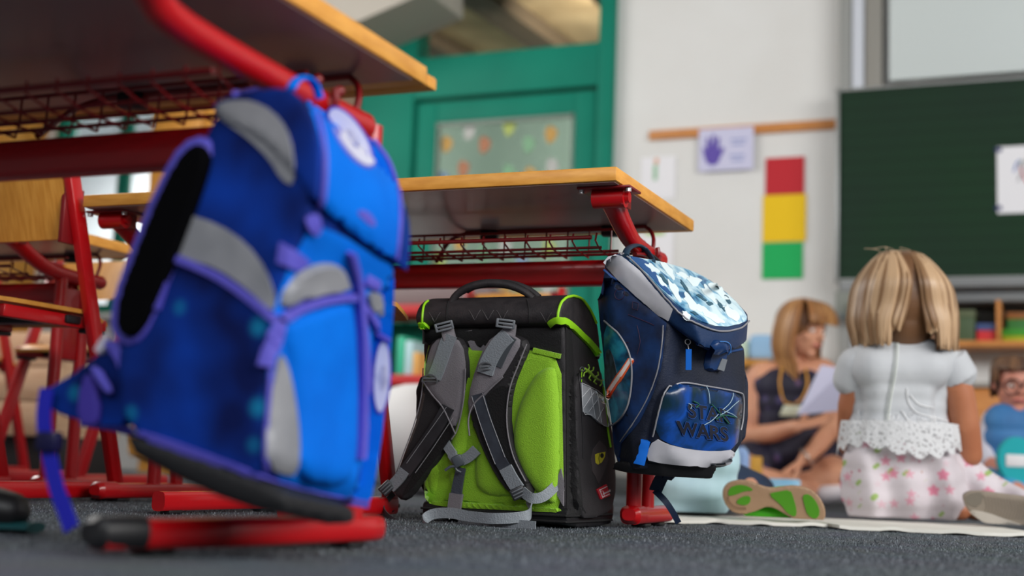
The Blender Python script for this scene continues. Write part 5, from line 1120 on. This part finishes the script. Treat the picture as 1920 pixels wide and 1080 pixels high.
for v in top.verts:   # soft cloth folds, light vertical pull along the back seam
    n_ = noise.noise(v.co*16); v.co += Vector((0, 0, 0))+FW*-.004*n_
Ttop = bvh(top); ot = obj('blouse', top, W_top, g)
b = BM()
limb(b, [G(1604, 684), G(1592, 712, .01)], [.046, .042]); o = remesh(b, .005, 4); obj('sleeve', o, W_top, ot)
b = BM(); caps(b, G(1768, 680), G(1797, 700), .047, .046); tube(b, [G(1776, 672), G(1798, 712)], [.050, .052], 20); o = remesh(b, .005, 4); obj('sleeve', o, W_top, ot)
b = BM(); cord(b, Ttop, [(1684, 628), (1680, 690), (1668, 760), (1662, 825)], .0028, .001, 8, GD); obj('back_seam', b, mat('seam_white', (205, 210, 205), .7), ot)
b = BM(); cord(b, Ttop, [(1679, 632), (1674, 690), (1662, 760), (1656, 825)], .0012, .002, 8, GD); obj('zip', b, mat('zip_grey', (172, 178, 172), .6), ot)
# lace hem: scalloped band with holes for the skirt to show through
def lace_mat():
    m = mat('white_lace', (204, 205, 208), .8, bump=(120, 1.0)); nt = m.node_tree; N = nt.nodes.new; L = nt.links.new; bs = nt.nodes['Principled BSDF']
    tc = N('ShaderNodeTexCoord'); v = N('ShaderNodeTexVoronoi'); v.inputs['Scale'].default_value = 95; L(tc.outputs['Object'], v.inputs['Vector'])
    mr = N('ShaderNodeMapRange'); mr.inputs[1].default_value = .22; mr.inputs[2].default_value = .34; L(v.outputs['Distance'], mr.inputs[0])
    mr.inputs[3].default_value = .2; L(mr.outputs[0], bs.inputs['Alpha']); return m
def lace():
    b = BM(); rows = []; n = 90
    for i in range(n+1):
        a = -1.75+3.5*i/n; x, y_ = math.sin(a), math.cos(a)
        c = G(1684, 800, .0); rad = 1.0+.012*math.sin(a*16)
        row = []
        for j in range(7):
            f = j/6; sc = .014+.016*abs(math.sin(a*9+.6))+.012*math.sin(a*3+1); z = .010-f*(.050+sc)
            R1 = (.143+.010*f+.004*math.sin(a*16+f*2))*rad; R2 = .118+.008*f
            row.append(b.verts.new(c+RT*x*R1-FW*y_*R2+UP*z))
        rows.append(row)
    for r0, r1 in zip(rows, rows[1:]):
        for j in range(6): b.faces.new((r0[j], r0[j+1], r1[j+1], r1[j]))
    return b
obj('lace_hem', lace(), lace_mat(), ot)
rl = random.Random(8)
b = BM()
for i in range(46):
    x, y = rl.uniform(1600, 1776), rl.uniform(776, 822); r_ = rl.uniform(3, 7)
    cord(b, Ttop, ellipse(x, y, r_, r_*.8, rl.random()*3, 9)+[(x+r_, y)], .0009, .002, 1, GD)
for p_ in ([(1700, 728), (1702, 752), (1716, 772), (1745, 782), (1776, 790)], [(1706, 740), (1722, 758), (1748, 764)], [(1690, 770), (1704, 790), (1726, 800)], [(1610, 770), (1616, 800), (1640, 812)], [(1640, 800), (1660, 812), (1690, 806)]):
    cord(b, Ttop, p_, .0016, .002, 4, GD)
o = obj('lace_embroidery', b, mat('lace_thread', (226, 227, 229), .7), ot); o['kind'] = 'stuff'
# skirt
K_sk = mat('flower_skirt', (206, 198, 204), .75, rgb2=(194, 186, 192), noise_=(6, 2), bump=(18, .3))
spots(K_sk, [(27, .30, (146, 172, 98), 5, .5, 2, .08), (26, .42, (206, 124, 148), 1, .95, 5, .18), (26, .15, (176, 74, 106), 1, .95, 0, .14)])
b = BM()
for y, x0, x1, r in ((838, 1616, 1752, .062), (865, 1614, 1762, .070), (895, 1612, 1776, .072), (925, 1610, 1786, .068), (955, 1606, 1780, .046)):
    for dd in (-.03, .05): caps(b, G(x0+8, y, dd), G(x1-8, y, dd), r*.8, r*.8)
limb(b, [G(1745, 868, .03), G(1800, 896, .05), G(1860, 922, .02), G(1925, 945, -.02)], [.085, .066, .046, .028]); limb(b, [G(1730, 930, .0), G(1800, 938, .0)], [.060, .030])
limb(b, [G(1640, 905, .05), G(1625, 915, .24)], [.09, .07]); limb(b, [G(1740, 895, .05), G(1790, 900, .22)], [.09, .07])
sk = remesh(b, .0065, 8)
for v in sk.verts:
    r_ = (v.co-G(1690, 850)).dot(RT); z = v.co.z
    w_ = max(0, min(1, (.30-z)/.25))
    v.co += (-FW)*(.013*w_*math.sin(r_*62+z*16)+.006*noise.noise(v.co*14)) + RT*.004*w_*math.sin(r_*40)
    if v.co.z < .008: v.co.z = .008
obj('skirt', sk, K_sk, g)
# shoe lying on its side, sole towards the camera
sf = thing('tmp', '', '', (0, 0, 0)); bpy.data.objects.remove(sf)
def shoe_from_outline(par, out, d0, d1, depth, m_side, m_sole, slope=0):
    """sole outline in pixels; distance runs from d0 (left) to d1 (right)"""
    xs = [p[0] for p in out]; x0, x1 = min(xs), max(xs); pts = [at(x, y, d0+(d1-d0)*(x-x0)/(x1-x0)) for x, y in rounded(out, 2)]
    b = BM(); prism(b, pts, CF*.018); so = remesh(b, .003, 3); Ts = bvh(so); o = obj('sole', so, m_sole, par)
    c = sum(pts, Vector())/len(pts)
    b = BM(); prism(b, [c+(p-c)*.96+CF*.016 for p in pts], CF*.012)
    prism(b, [c+(p-c)*.86+CF*.016 for p in pts], CF*depth*.6); prism(b, [c+(p-c)*.66+CF*.016 for p in pts], CF*depth)
    u = remesh(b, .004, 7); obj('shoe_upper', u, m_side, par); return o, Ts
M_tsole = mat('taupe_sole', (150, 138, 124), .6, bump=(80, .3)); M_cup = mat('cream_upper', (205, 198, 190), .7)
so, Ts = shoe_from_outline(g, [(1806, 936), (1812, 922), (1840, 920), (1880, 926), (1930, 932), (1985, 944), (2010, 965), (2000, 990), (1950, 999), (1890, 994), (1850, 984), (1820, 962)], 3.22, 3.10, .06, M_cup, M_tsole)
b = BM()
for i in range(26):
    x = 1846+i*6; cord(b, Ts, [(x, 930+i*.7), (x+4, 950+i*.6), (x-3, 968+i*.5)], .0009, .0008, 2, 3.15)
o = obj('tread_rib', b, mat('sole_rib', (128, 116, 104), .6), so); o['kind'] = 'stuff'
b = BM(); drape(b, Ts, [(1815, 955), (1850, 960), (1890, 975), (1920, 985), (1900, 992), (1850, 982), (1826, 966)], .002, 1, dflt=3.15); obj('sole_edge', b, mat('sole_pale', (196, 188, 178), .6), so)
b = BM(); drape(b, Ts, [(1812, 926), (1846, 922), (1838, 952), (1812, 946)], .002, 1, dflt=3.15); obj('heel_patch', b, mat('heel_grey', (124, 116, 104), .6), so)

# ------------------------------------------------------------------ woman with the sheet
TD = 5.30
tp = thing('person', 'woman with long light brown hair in a dark dotted dress reading from a sheet', 'person', tuple(at(1490, 930, TD)[:2])+(.0,), 'people sitting on the floor')
def Wm(x, y, dd=0): return at(x, y, TD+dd)
fw = (RT*.62-FW*.70-UP*.18).normalized()
H = Wm(1503, 618, -.02); RH = .112
b = BM(); P = head(b, H, RH, fw, UP-FW*0+RT*.05)
limb(b, [Wm(1490, 650, 0), Wm(1486, 695, .01)], [.05, .055]); limb(b, [Wm(1430, 708), Wm(1540, 700)], [.062, .062]); limb(b, [Wm(1485, 715), Wm(1482, 780), Wm(1480, 850)], [.10, .10, .12])
limb(b, [Wm(1420, 712), Wm(1408, 765, -.02), Wm(1404, 818, -.04)], [.052, .046, .040]); limb(b, [Wm(1404, 818, -.04), Wm(1450, 812, -.18), Wm(1492, 800, -.28)], [.040, .036, .026])
hand(b, Wm(1492, 800, -.28), RT*.95+UP*.25, UP-FW*.4, 1.0, .45, -1)
limb(b, [Wm(1548, 712), Wm(1566, 765, -.05), Wm(1562, 800, -.10)], [.050, .044, .038]); limb(b, [Wm(1562, 800, -.10), Wm(1535, 835, -.20), Wm(1508, 862, -.28)], [.038, .034, .025])
hand(b, Wm(1508, 862, -.28), -RT*.7-UP*.5, -UP, 1.0, .6, 1)
limb(b, [Wm(1440, 872, .02), Wm(1400, 884, -.15), Wm(1392, 896, -.26)], [.095, .075, .065]); limb(b, [Wm(1392, 896, -.26), Wm(1460, 912, -.34), Wm(1530, 925, -.30)], [.060, .055, .034])
limb(b, [Wm(1520, 872, .02), Wm(1560, 890, -.20), Wm(1568, 900, -.28)], [.095, .075, .065]); limb(b, [Wm(1568, 900, -.28), Wm(1510, 912, -.24), Wm(1440, 925, -.14)], [.060, .055, .034])
caps(b, Wm(1535, 927, -.31), Wm(1575, 925, -.36), .030, .026); caps(b, Wm(1440, 925, -.14), Wm(1415, 925, -.22), .030, .026)
b = remesh(b, .006, 2); obj('body', b, SK1, tp); face_bits(tp, P, RH)
hb = (mat('hair_lightbrown', (160, 108, 62), .45), mat('hair_lightbrown_hi', (190, 140, 86), .42), mat('hair_lightbrown_lo', (120, 78, 44), .5))
fu = (UP-fw*UP.dot(fw)).normalized(); sr = fw.cross(fu)
b = BM(); ell(b, H+fu*.022-fw*.018, .086, .102, .100, 20, 14, Matrix((sr, fw, fu)).transposed()); obj('hair_cap', b, hb[2], tp)
def w_lock(i, k, r):
    if r.random() < .30:      # fringe
        a = r.uniform(-.75, .75); return [(a*.3, .0, 1.10), (a*.7, .55, .98), (a*.95, .86, .62), (a, .93+.02*r.random(), .30+.06*r.random())], .10
    sd = 1 if r.random() < .5 else -1; th = r.uniform(-.35, 1.35)   # from ear towards back
    x, y = math.cos(th)*.84, -math.sin(th)*.92
    return [(sd*.1, -.05, 1.10), (sd*x*.75, y*.7, .85), (sd*(x+.02), y, .2), (sd*(x*.98+.03), y-.02, -.6), (sd*(x*.9), y+.16, -1.15), (sd*(x*.72+r.uniform(-.05, .05)), y+.30, -1.6-.35*r.random())], .11
rnd = random.Random(6); locks(tp, hb, H, RH, fw, fu, (95, w_lock), rnd)
dn = mat('navy_dotted_dress', (30, 28, 52), .7, rgb2=(24, 22, 42), noise_=(10, 2)); spots(dn, [(17, .34, (66, 58, 100), 2, .7, 0, .10), (17, .16, (34, 30, 56), 2, .7, 0, .08), (13, .2, (96, 66, 104), 9, .35, 0, .12)])
b = BM(); limb(b, [Wm(1436, 712), Wm(1460, 700, .02)], [.066, .060]); limb(b, [Wm(1512, 700, .02), Wm(1540, 708)], [.060, .064])
for y, w_, r in ((725, 46, .082), (755, 42, .085), (785, 40, .09), (815, 42, .10), (842, 52, .11)):
    caps(b, Wm(1484-w_, y, .0), Wm(1484+w_, y, .0), r, r); caps(b, Wm(1484-w_*.5, y, -.04), Wm(1484+w_*.5, y, -.04), r*.95, r*.95)
limb(b, [Wm(1440, 862, .0), Wm(1415, 872, -.10)], [.115, .098]); limb(b, [Wm(1520, 862, .0), Wm(1546, 874, -.12)], [.115, .098])
obj('dress', remesh(b, .007, 7), dn, tp)
b = BM(); torus(b, Wm(1512, 858, -.282), (-RT*.7-UP*.5), .034, .006, 20, 8); obj('wristwatch', b, mat('watch_metal', (215, 200, 190), .2, .8), tp)
b = BM(); caps(b, Wm(1548, 928, -.33), Wm(1584, 924, -.38), .036, .030); obj('sock', b, mat('white_sock', (226, 220, 226), .8), tp)
b = BM(); caps(b, Wm(1432, 926, -.18), Wm(1410, 928, -.24), .034, .030); obj('sock', b, MC['white_sock'], tp)
b = BM(); tube(b, smoothpath([Wm(1466, 690, -.10), Wm(1462, 720, -.14), Wm(1470, 752, -.16), Wm(1486, 758, -.17)], 4), .004, 6); tube(b, smoothpath([Wm(1510, 690, -.10), Wm(1514, 720, -.14), Wm(1504, 746, -.16), Wm(1490, 758, -.17)], 4), .004, 6); ln = obj('lanyard', b, mat('ochre_ribbon', (214, 150, 50), .6), tp)
b = BM(); obox(b, Wm(1484, 770, -.19), RT, FW, UP+RT*.4, .075, .006, .045, .004); obj('badge', b, mat('badge_pale', (210, 215, 190), .4), ln)
# sheet in her hands
b = BM(); q = [Wm(1540, 684, -.34), Wm(1584, 692, -.42), Wm(1576, 770, -.40), Wm(1494, 778, -.33)]; prism(b, q, FW*.0015)
tag(obj('sheet', b, mat('lilac_sheet', (206, 206, 232), .7), loc=Wm(1540, 740, -.36), smooth=False), 'pale lilac sheet of paper held up by the woman', 'paper')
def small(nm, x0, y0, x1, y1, d, dep, m, lab, cat, fl=None, bev=.006):
    a_, c_ = at(x0, y1, d), at(x1, y0, d); w_ = (c_-a_).dot(RT); h_ = c_.z-(0.003 if fl is None else fl); c = (a_+c_)/2; b = BM(); z0 = .003 if fl is None else fl
    obox(b, (c.x, c.y, (z0+c_.z)/2), RT, FW, UP, w_, dep, max(.006, c_.z-z0), bev); tag(obj(nm, b, m, loc=(c.x, c.y, z0)), lab, cat)
small('folder', 1406, 856, 1430, 930, 4.75, .02, mat('mustard_card', (214, 160, 50), .6), 'mustard yellow folder standing in front of the woman', 'folder')
small('picture_book', 1424, 899, 1492, 930, 4.3, .16, mat('cyan_cover', (40, 165, 215), .5, rgb2=(190, 225, 245), noise_=(9, 1)), 'bright blue and white book on the floor in front of the woman', 'book')
small('cushion', 1374, 838, 1404, 930, 4.6, .12, mat('pale_blue_cloth', (150, 180, 225), .8), 'pale blue cushion beside the navy satchel in front of the woman', 'cushion', None, .03)

# ------------------------------------------------------------------ child with glasses at the right edge
CD_ = 4.70
cp = thing('person', 'child with glasses in a blue vest and white sleeves at the right edge', 'person', tuple(at(1905, 930, CD_)[:2])+(.0,), 'people sitting on the floor')
def Ch(x, y, dd=0): return at(x, y, CD_+dd)
fw = (-FW-RT*.12-UP*.15).normalized(); H = Ch(1903, 722); RH = .100
b = BM(); P = head(b, H, RH, fw, UP); limb(b, [Ch(1903, 765), Ch(1903, 790)], [.036, .042]); limb(b, [Ch(1872, 785), Ch(1936, 785)], [.046, .046]); limb(b, [Ch(1905, 800), Ch(1905, 895)], [.085, .095])
limb(b, [Ch(1866, 790), Ch(1856, 838, -.02), Ch(1856, 870, -.08), Ch(1874, 884, -.16)], [.035, .030, .027, .020]); hand(b, Ch(1874, 884, -.16), RT-FW*.4, -UP, .72, .5, -1)
limb(b, [Ch(1944, 790), Ch(1956, 838, -.02), Ch(1954, 870, -.08), Ch(1936, 884, -.16)], [.035, .030, .027, .020]); hand(b, Ch(1936, 884, -.16), -RT-FW*.4, -UP, .72, .5, 1)
limb(b, [Ch(1885, 900), Ch(1850, 915, -.22), Ch(1905, 922, -.32)], [.065, .05, .035]); limb(b, [Ch(1925, 900), Ch(1960, 915, -.22), Ch(1905, 925, -.28)], [.065, .05, .035])
obj('body', remesh(b, .006, 2), SK3, cp); face_bits(cp, P, RH, (80, 55, 40))
hd = (mat('hair_brown', (98, 68, 48), .5), mat('hair_brown_hi', (120, 86, 60), .5), mat('hair_brown_lo', (70, 48, 36), .6))
b = BM(); ell(b, H+UP*.022-fw*.022, .076, .088, .088, 20, 14); obj('hair_cap', b, hd[2], cp)
def c_lock(i, k, r):
    a = r.uniform(-PI, PI); q = abs(a)/PI; x, y = math.sin(a), math.cos(a); e = .55 if q < .35 else (.1 if q < .6 else -.5)
    return [(x*.1, y*.1, 1.06), (x*.5, y*.6, .96), (x*.76, y*.84, .68), (x*.80, y*.88, e+r.uniform(0, .1))], .10
locks(cp, hd, H, RH, fw, (UP-fw*UP.dot(fw)).normalized(), (50, c_lock), random.Random(3))
b = BM(); [torus(b, P(q*.30, .90, .02), fw, .027, .0028, 20, 6) for q in (-1, 1)]; tube(b, [P(-.06, .94, .05), P(.06, .94, .05)], .0024, 6)
for q in (-1, 1): tube(b, [P(q*.58, .88, .05), P(q*.76, .0, .06)], .002, 6)
obj('glasses', b, mat('glasses_frame', (50, 35, 40), .3), cp)
b = BM()
for y, w_, r in ((792, 22, .070), (825, 22, .080), (860, 24, .086), (890, 28, .088)): caps(b, Ch(1904-w_, y, -.02), Ch(1904+w_, y, -.02), r, r)
obj('vest', remesh(b, .006, 6), mat('blue_vest', (60, 122, 178), .7, rgb2=(48, 104, 160), noise_=(9, 2)), cp)
for s_ in (-1, 1):
    b = BM(); x_ = lambda x: 1905+s_*(1905-x)*-1 if s_ > 0 else x
    f_ = (lambda x: x) if s_ < 0 else (lambda x: 3810-x); limb(b, [Ch(f_(1864), 788), Ch(f_(1852), 838, -.02), Ch(f_(1854), 868, -.07)], [.043, .037, .033]); obj('sleeve', remesh(b, .005, 4), mat('grey_white_sleeve', (200, 200, 212), .8), cp)
b = BM(); limb(b, [Ch(1885, 902), Ch(1852, 915, -.21), Ch(1895, 921, -.30)], [.075, .058, .044]); limb(b, [Ch(1925, 902), Ch(1958, 915, -.21), Ch(1915, 922, -.28)], [.075, .058, .044]); obj('trousers', remesh(b, .006, 5), mat('sky_trousers', (70, 160, 205), .7), cp)
b = BM(); c = Ch(1908, 862, -.29); tube(b, [c, c+FW*.03], .062, 28, r2=.075, up=(0, 0, 1)); tn = obj('name_pouch', b, mat('turquoise_felt', (20, 168, 176), .8), loc=c); tag(tn, 'turquoise round pouch with a white label held by the child with glasses', 'pouch')
b = BM(); obox(b, Ch(1910, 864, -.293), RT, FW, UP, .085, .004, .040, .003); o = obj('label', b, mat('label_white', (225, 225, 228), .6), tn); o['label'] = 'white blank label'

# ------------------------------------------------------------------ child in orange-red, mostly hidden behind the girl
OD = 4.35
op = thing('person', 'child in an orange red shirt almost hidden behind the girl in white', 'person', tuple(at(1740, 930, OD)[:2])+(.0,), 'people sitting on the floor')
def Oc(x, y, dd=0): return at(x, y, OD+dd)
fw = -FW; H = Oc(1728, 676); b = BM(); P = head(b, H, .095, fw, UP); limb(b, [Oc(1730, 715), Oc(1732, 745)], [.036, .042]); limb(b, [Oc(1700, 755), Oc(1764, 755)], [.045, .045]); limb(b, [Oc(1732, 770), Oc(1732, 890)], [.08, .09])
limb(b, [Oc(1768, 760), Oc(1782, 808, -.03), Oc(1786, 845, -.06), Oc(1770, 868, -.14)], [.035, .031, .028, .02]); hand(b, Oc(1770, 868, -.14), -RT-FW*.4, -UP, .7, .5, 1)
limb(b, [Oc(1696, 760), Oc(1684, 808, -.03), Oc(1684, 850, -.06), Oc(1700, 868, -.14)], [.035, .031, .028, .02]); hand(b, Oc(1700, 868, -.14), RT-FW*.4, -UP, .7, .5, -1)
limb(b, [Oc(1712, 905), Oc(1680, 918, -.2), Oc(1730, 925, -.3)], [.065, .05, .035]); limb(b, [Oc(1752, 905), Oc(1786, 918, -.2), Oc(1735, 927, -.28)], [.065, .05, .035])
obj('body', remesh(b, .006, 2), SK3, op); face_bits(op, P, .095)
b = BM(); ell(b, H+UP*.02+FW*.02, .076, .088, .088, 20, 14); obj('hair_cap', b, hd[0], op); locks(op, hd, H, .095, fw, UP, (50, c_lock), random.Random(5))
b = BM()
for y, w_, r in ((765, 28, .06), (800, 28, .066), (840, 30, .072), (880, 32, .08)): caps(b, Oc(1732-w_, y), Oc(1732+w_, y), r, r)
limb(b, [Oc(1768, 762), Oc(1782, 808, -.03), Oc(1786, 835, -.05)], [.043, .040, .038]); limb(b, [Oc(1696, 762), Oc(1684, 808, -.03), Oc(1684, 835, -.05)], [.043, .040, .038])
obj('shirt', remesh(b, .006, 5), mat('orange_red_shirt', (232, 70, 46), .7), op)

# ------------------------------------------------------------------ boy behind the navy satchel
BD = 3.22
bp = thing('person', 'boy in a light blue shirt hidden behind the navy satchel with his green shoe out', 'person', tuple(at(1300, 960, BD)[:2])+(.0,), 'people sitting on the floor')
def Bo(x, y, dd=0): return at(x, y, BD+dd)
H = Bo(1298, 610, .05); b = BM(); P = head(b, H, .095, FW, UP); limb(b, [Bo(1296, 665, .03), Bo(1294, 705, .02)], [.038, .044]); limb(b, [Bo(1250, 715, .02), Bo(1338, 715, .02)], [.045, .045]); limb(b, [Bo(1292, 740, .03), Bo(1290, 915, .03)], [.065, .062])
limb(b, [Bo(1250, 718, .02), Bo(1238, 790, .05), Bo(1250, 850, .16)], [.034, .03, .022]); hand(b, Bo(1250, 850, .16), FW, -UP, .7, .5, -1)
limb(b, [Bo(1340, 718, .02), Bo(1350, 790, .06), Bo(1342, 845, .18)], [.034, .03, .022]); hand(b, Bo(1342, 845, .18), FW, -UP, .7, .5, 1)
limb(b, [Bo(1320, 925, .02), Bo(1385, 915, .22), Bo(1400, 930, .05)], [.06, .052, .036]); limb(b, [Bo(1280, 925, .04), Bo(1285, 935, .28), Bo(1340, 955, .22)], [.045, .045, .034])
obj('body', remesh(b, .006, 2), SK1, bp); face_bits(bp, P, .095)
b = BM(); ell(b, H+UP*.02-FW*.018, .078, .09, .09, 20, 14); obj('hair_cap', b, hd[0], bp); locks(bp, hd, H, .095, FW, UP, (60, c_lock), random.Random(12))
b = BM(); limb(b, [Bo(1252, 722, .02), Bo(1334, 722, .02)], [.05, .05])
for y, x0, x1, r in ((760, 1258, 1326, .07), (810, 1256, 1328, .074), (860, 1260, 1326, .08), (900, 1262, 1322, .078), (935, 1256, 1324, .060), (955, 1254, 1326, .042)):
    caps(b, Bo(x0, y, -.005), Bo(x1, y, -.005), r, r); caps(b, Bo(x0+10, y, .04), Bo(x1-10, y, .04), r*1.05, r*1.05)
limb(b, [Bo(1250, 722, .02), Bo(1242, 770, .04)], [.045, .042]); limb(b, [Bo(1340, 722, .02), Bo(1348, 770, .05)], [.045, .042])
sh = remesh(b, .006, 5)
for v in sh.verts: v.co += -FW*(.005*math.sin(v.co.z*70+(v.co.dot(RT))*22))*max(0, min(1, (.34-v.co.z)/.2)); v.co.z = max(.010, v.co.z)
obj('shirt', sh, mat('pale_blue_shirt', (186, 214, 224), .75, rgb2=(172, 202, 214), noise_=(8, 2)), bp)
b = BM(); limb(b, [Bo(1330, 915, .02), Bo(1372, 912, .16), Bo(1418, 922, .30)], [.066, .062, .050]); limb(b, [Bo(1418, 922, .30), Bo(1420, 940, .16)], [.050, .040]); limb(b, [Bo(1282, 930, .08), Bo(1285, 935, .28)], [.056, .054]); limb(b, [Bo(1285, 935, .28), Bo(1335, 950, .21)], [.053, .042])
obj('trousers', remesh(b, .006, 5), mat('navy_trousers', (18, 42, 70), .75), bp)
M_tan = mat('tan_rubber', (164, 132, 102), .55, bump=(60, .3)); M_grn = mat('green_rubber', (74, 146, 14), .55); M_grn2 = mat('green_upper', (74, 190, 20), .6)
so, Ts = shoe_from_outline(bp, [(1356, 936), (1356, 918), (1368, 904), (1390, 900), (1412, 904), (1436, 914), (1456, 916), (1480, 911), (1505, 912), (1526, 920), (1542, 938), (1550, 962), (1544, 980), (1520, 984), (1494, 976), (1474, 966), (1456, 954), (1436, 950), (1416, 960), (1390, 966), (1368, 958)], 3.02, 2.98, .055, M_grn2, M_tan)
def ins(pts, m=M_grn, t_=.002): b = BM(); drape(b, Ts, pts, t_, 1, res=8, dflt=3.0); obj('tread_insert', b, m, so)
ins([(1364, 930), (1368, 914), (1386, 908), (1404, 912), (1414, 920), (1398, 920), (1378, 928)]); ins([(1378, 942), (1392, 930), (1408, 930), (1406, 944), (1394, 948)])
ins([(1440, 926), (1456, 922), (1482, 918), (1488, 934), (1494, 956), (1492, 970), (1476, 962), (1466, 948)]); ins([(1504, 928), (1518, 926), (1532, 942), (1538, 962), (1530, 974), (1514, 966), (1508, 946)])
b = BM()
for i in range(12):
    a = 1.35+i*.16; cord(b, Ts, [(1392+30*math.cos(a), 932+24*math.sin(a)), (1392+25*math.cos(a), 932+19*math.sin(a))], .0012, .001, 1, 3.0)
o = obj('tread_rib', b, mat('tan_dark', (140, 108, 82), .6), so); o['kind'] = 'stuff'
b = BM(); caps(b, at(1405, 958, 3.05), at(1475, 966, 3.04), .016, .016); o = remesh(b, .003, 3)
for v in o.verts: v.co.z = max(.012, v.co.z)
obj('shoe_side', o, M_grn2, bp)

# ------------------------------------------------------------------ white sitting mats
def matcloth(pts, lab, seed):
    """floor outline from near-edge pixels; a thin soft cloth with a wavy rim"""
    near = [atZ(x, y, .004) for x, y in pts]; b = BM(); n = 40; rows = []
    for i in range(n+1):
        f = i/n*(len(near)-1); k = min(int(f), len(near)-2); p = near[k].lerp(near[k+1], f-k); row = []
        for j in range(13):
            g_ = j/12; q = Vector((p.x, p.y, 0))+Vector((CF.x, CF.y, 0)).normalized()*g_*.52
            z = .004+.003*max(0, math.sin(i*.55+seed)*math.cos(g_*3))*(1-g_*.8); row.append((q, z))
        rows.append(row)
    T_ = [[b.verts.new((q.x, q.y, z+.005)) for q, z in r] for r in rows]; B_ = [[b.verts.new((q.x, q.y, z-.002)) for q, z in r] for r in rows]
    for i in range(n):
        for j in range(12): b.faces.new((T_[i][j], T_[i+1][j], T_[i+1][j+1], T_[i][j+1])); b.faces.new((B_[i][j], B_[i][j+1], B_[i+1][j+1], B_[i+1][j]))
        b.faces.new((T_[i][0], B_[i][0], B_[i+1][0], T_[i+1][0])); b.faces.new((T_[i][12], T_[i+1][12], B_[i+1][12], B_[i][12]))
    for j in range(12): b.faces.new((T_[0][j], T_[0][j+1], B_[0][j+1], B_[0][j])); b.faces.new((T_[n][j], B_[n][j], B_[n][j+1], T_[n][j+1]))
    bmesh.ops.recalc_face_normals(b, faces=b.faces[:])
    tag(obj('sitting_mat', b, mat('mat_white', (222, 220, 212), .85, bump=(60, .3)), loc=tuple(near[0][:2])+(0,)), lab, 'mat')
matcloth([(1238, 980), (1340, 980), (1440, 984), (1552, 987)], 'white cloth mat under the boy and his green shoe', .3)
matcloth([(1574, 991), (1700, 996), (1850, 1003), (1990, 1008)], 'white cloth mat under the girl in the flowered skirt', 2.0)

# nothing sinks into the mats or the carpet
bpy.context.view_layer.update()
for root, zmin in ((g, .0175), (bp, .0175), (tp, .003), (cp, .003), (op, .003)):
    for o in root.children_recursive:
        wz = wloc(o).z
        for v in o.data.vertices:
            if v.co.z+wz < zmin: v.co.z = zmin-wz
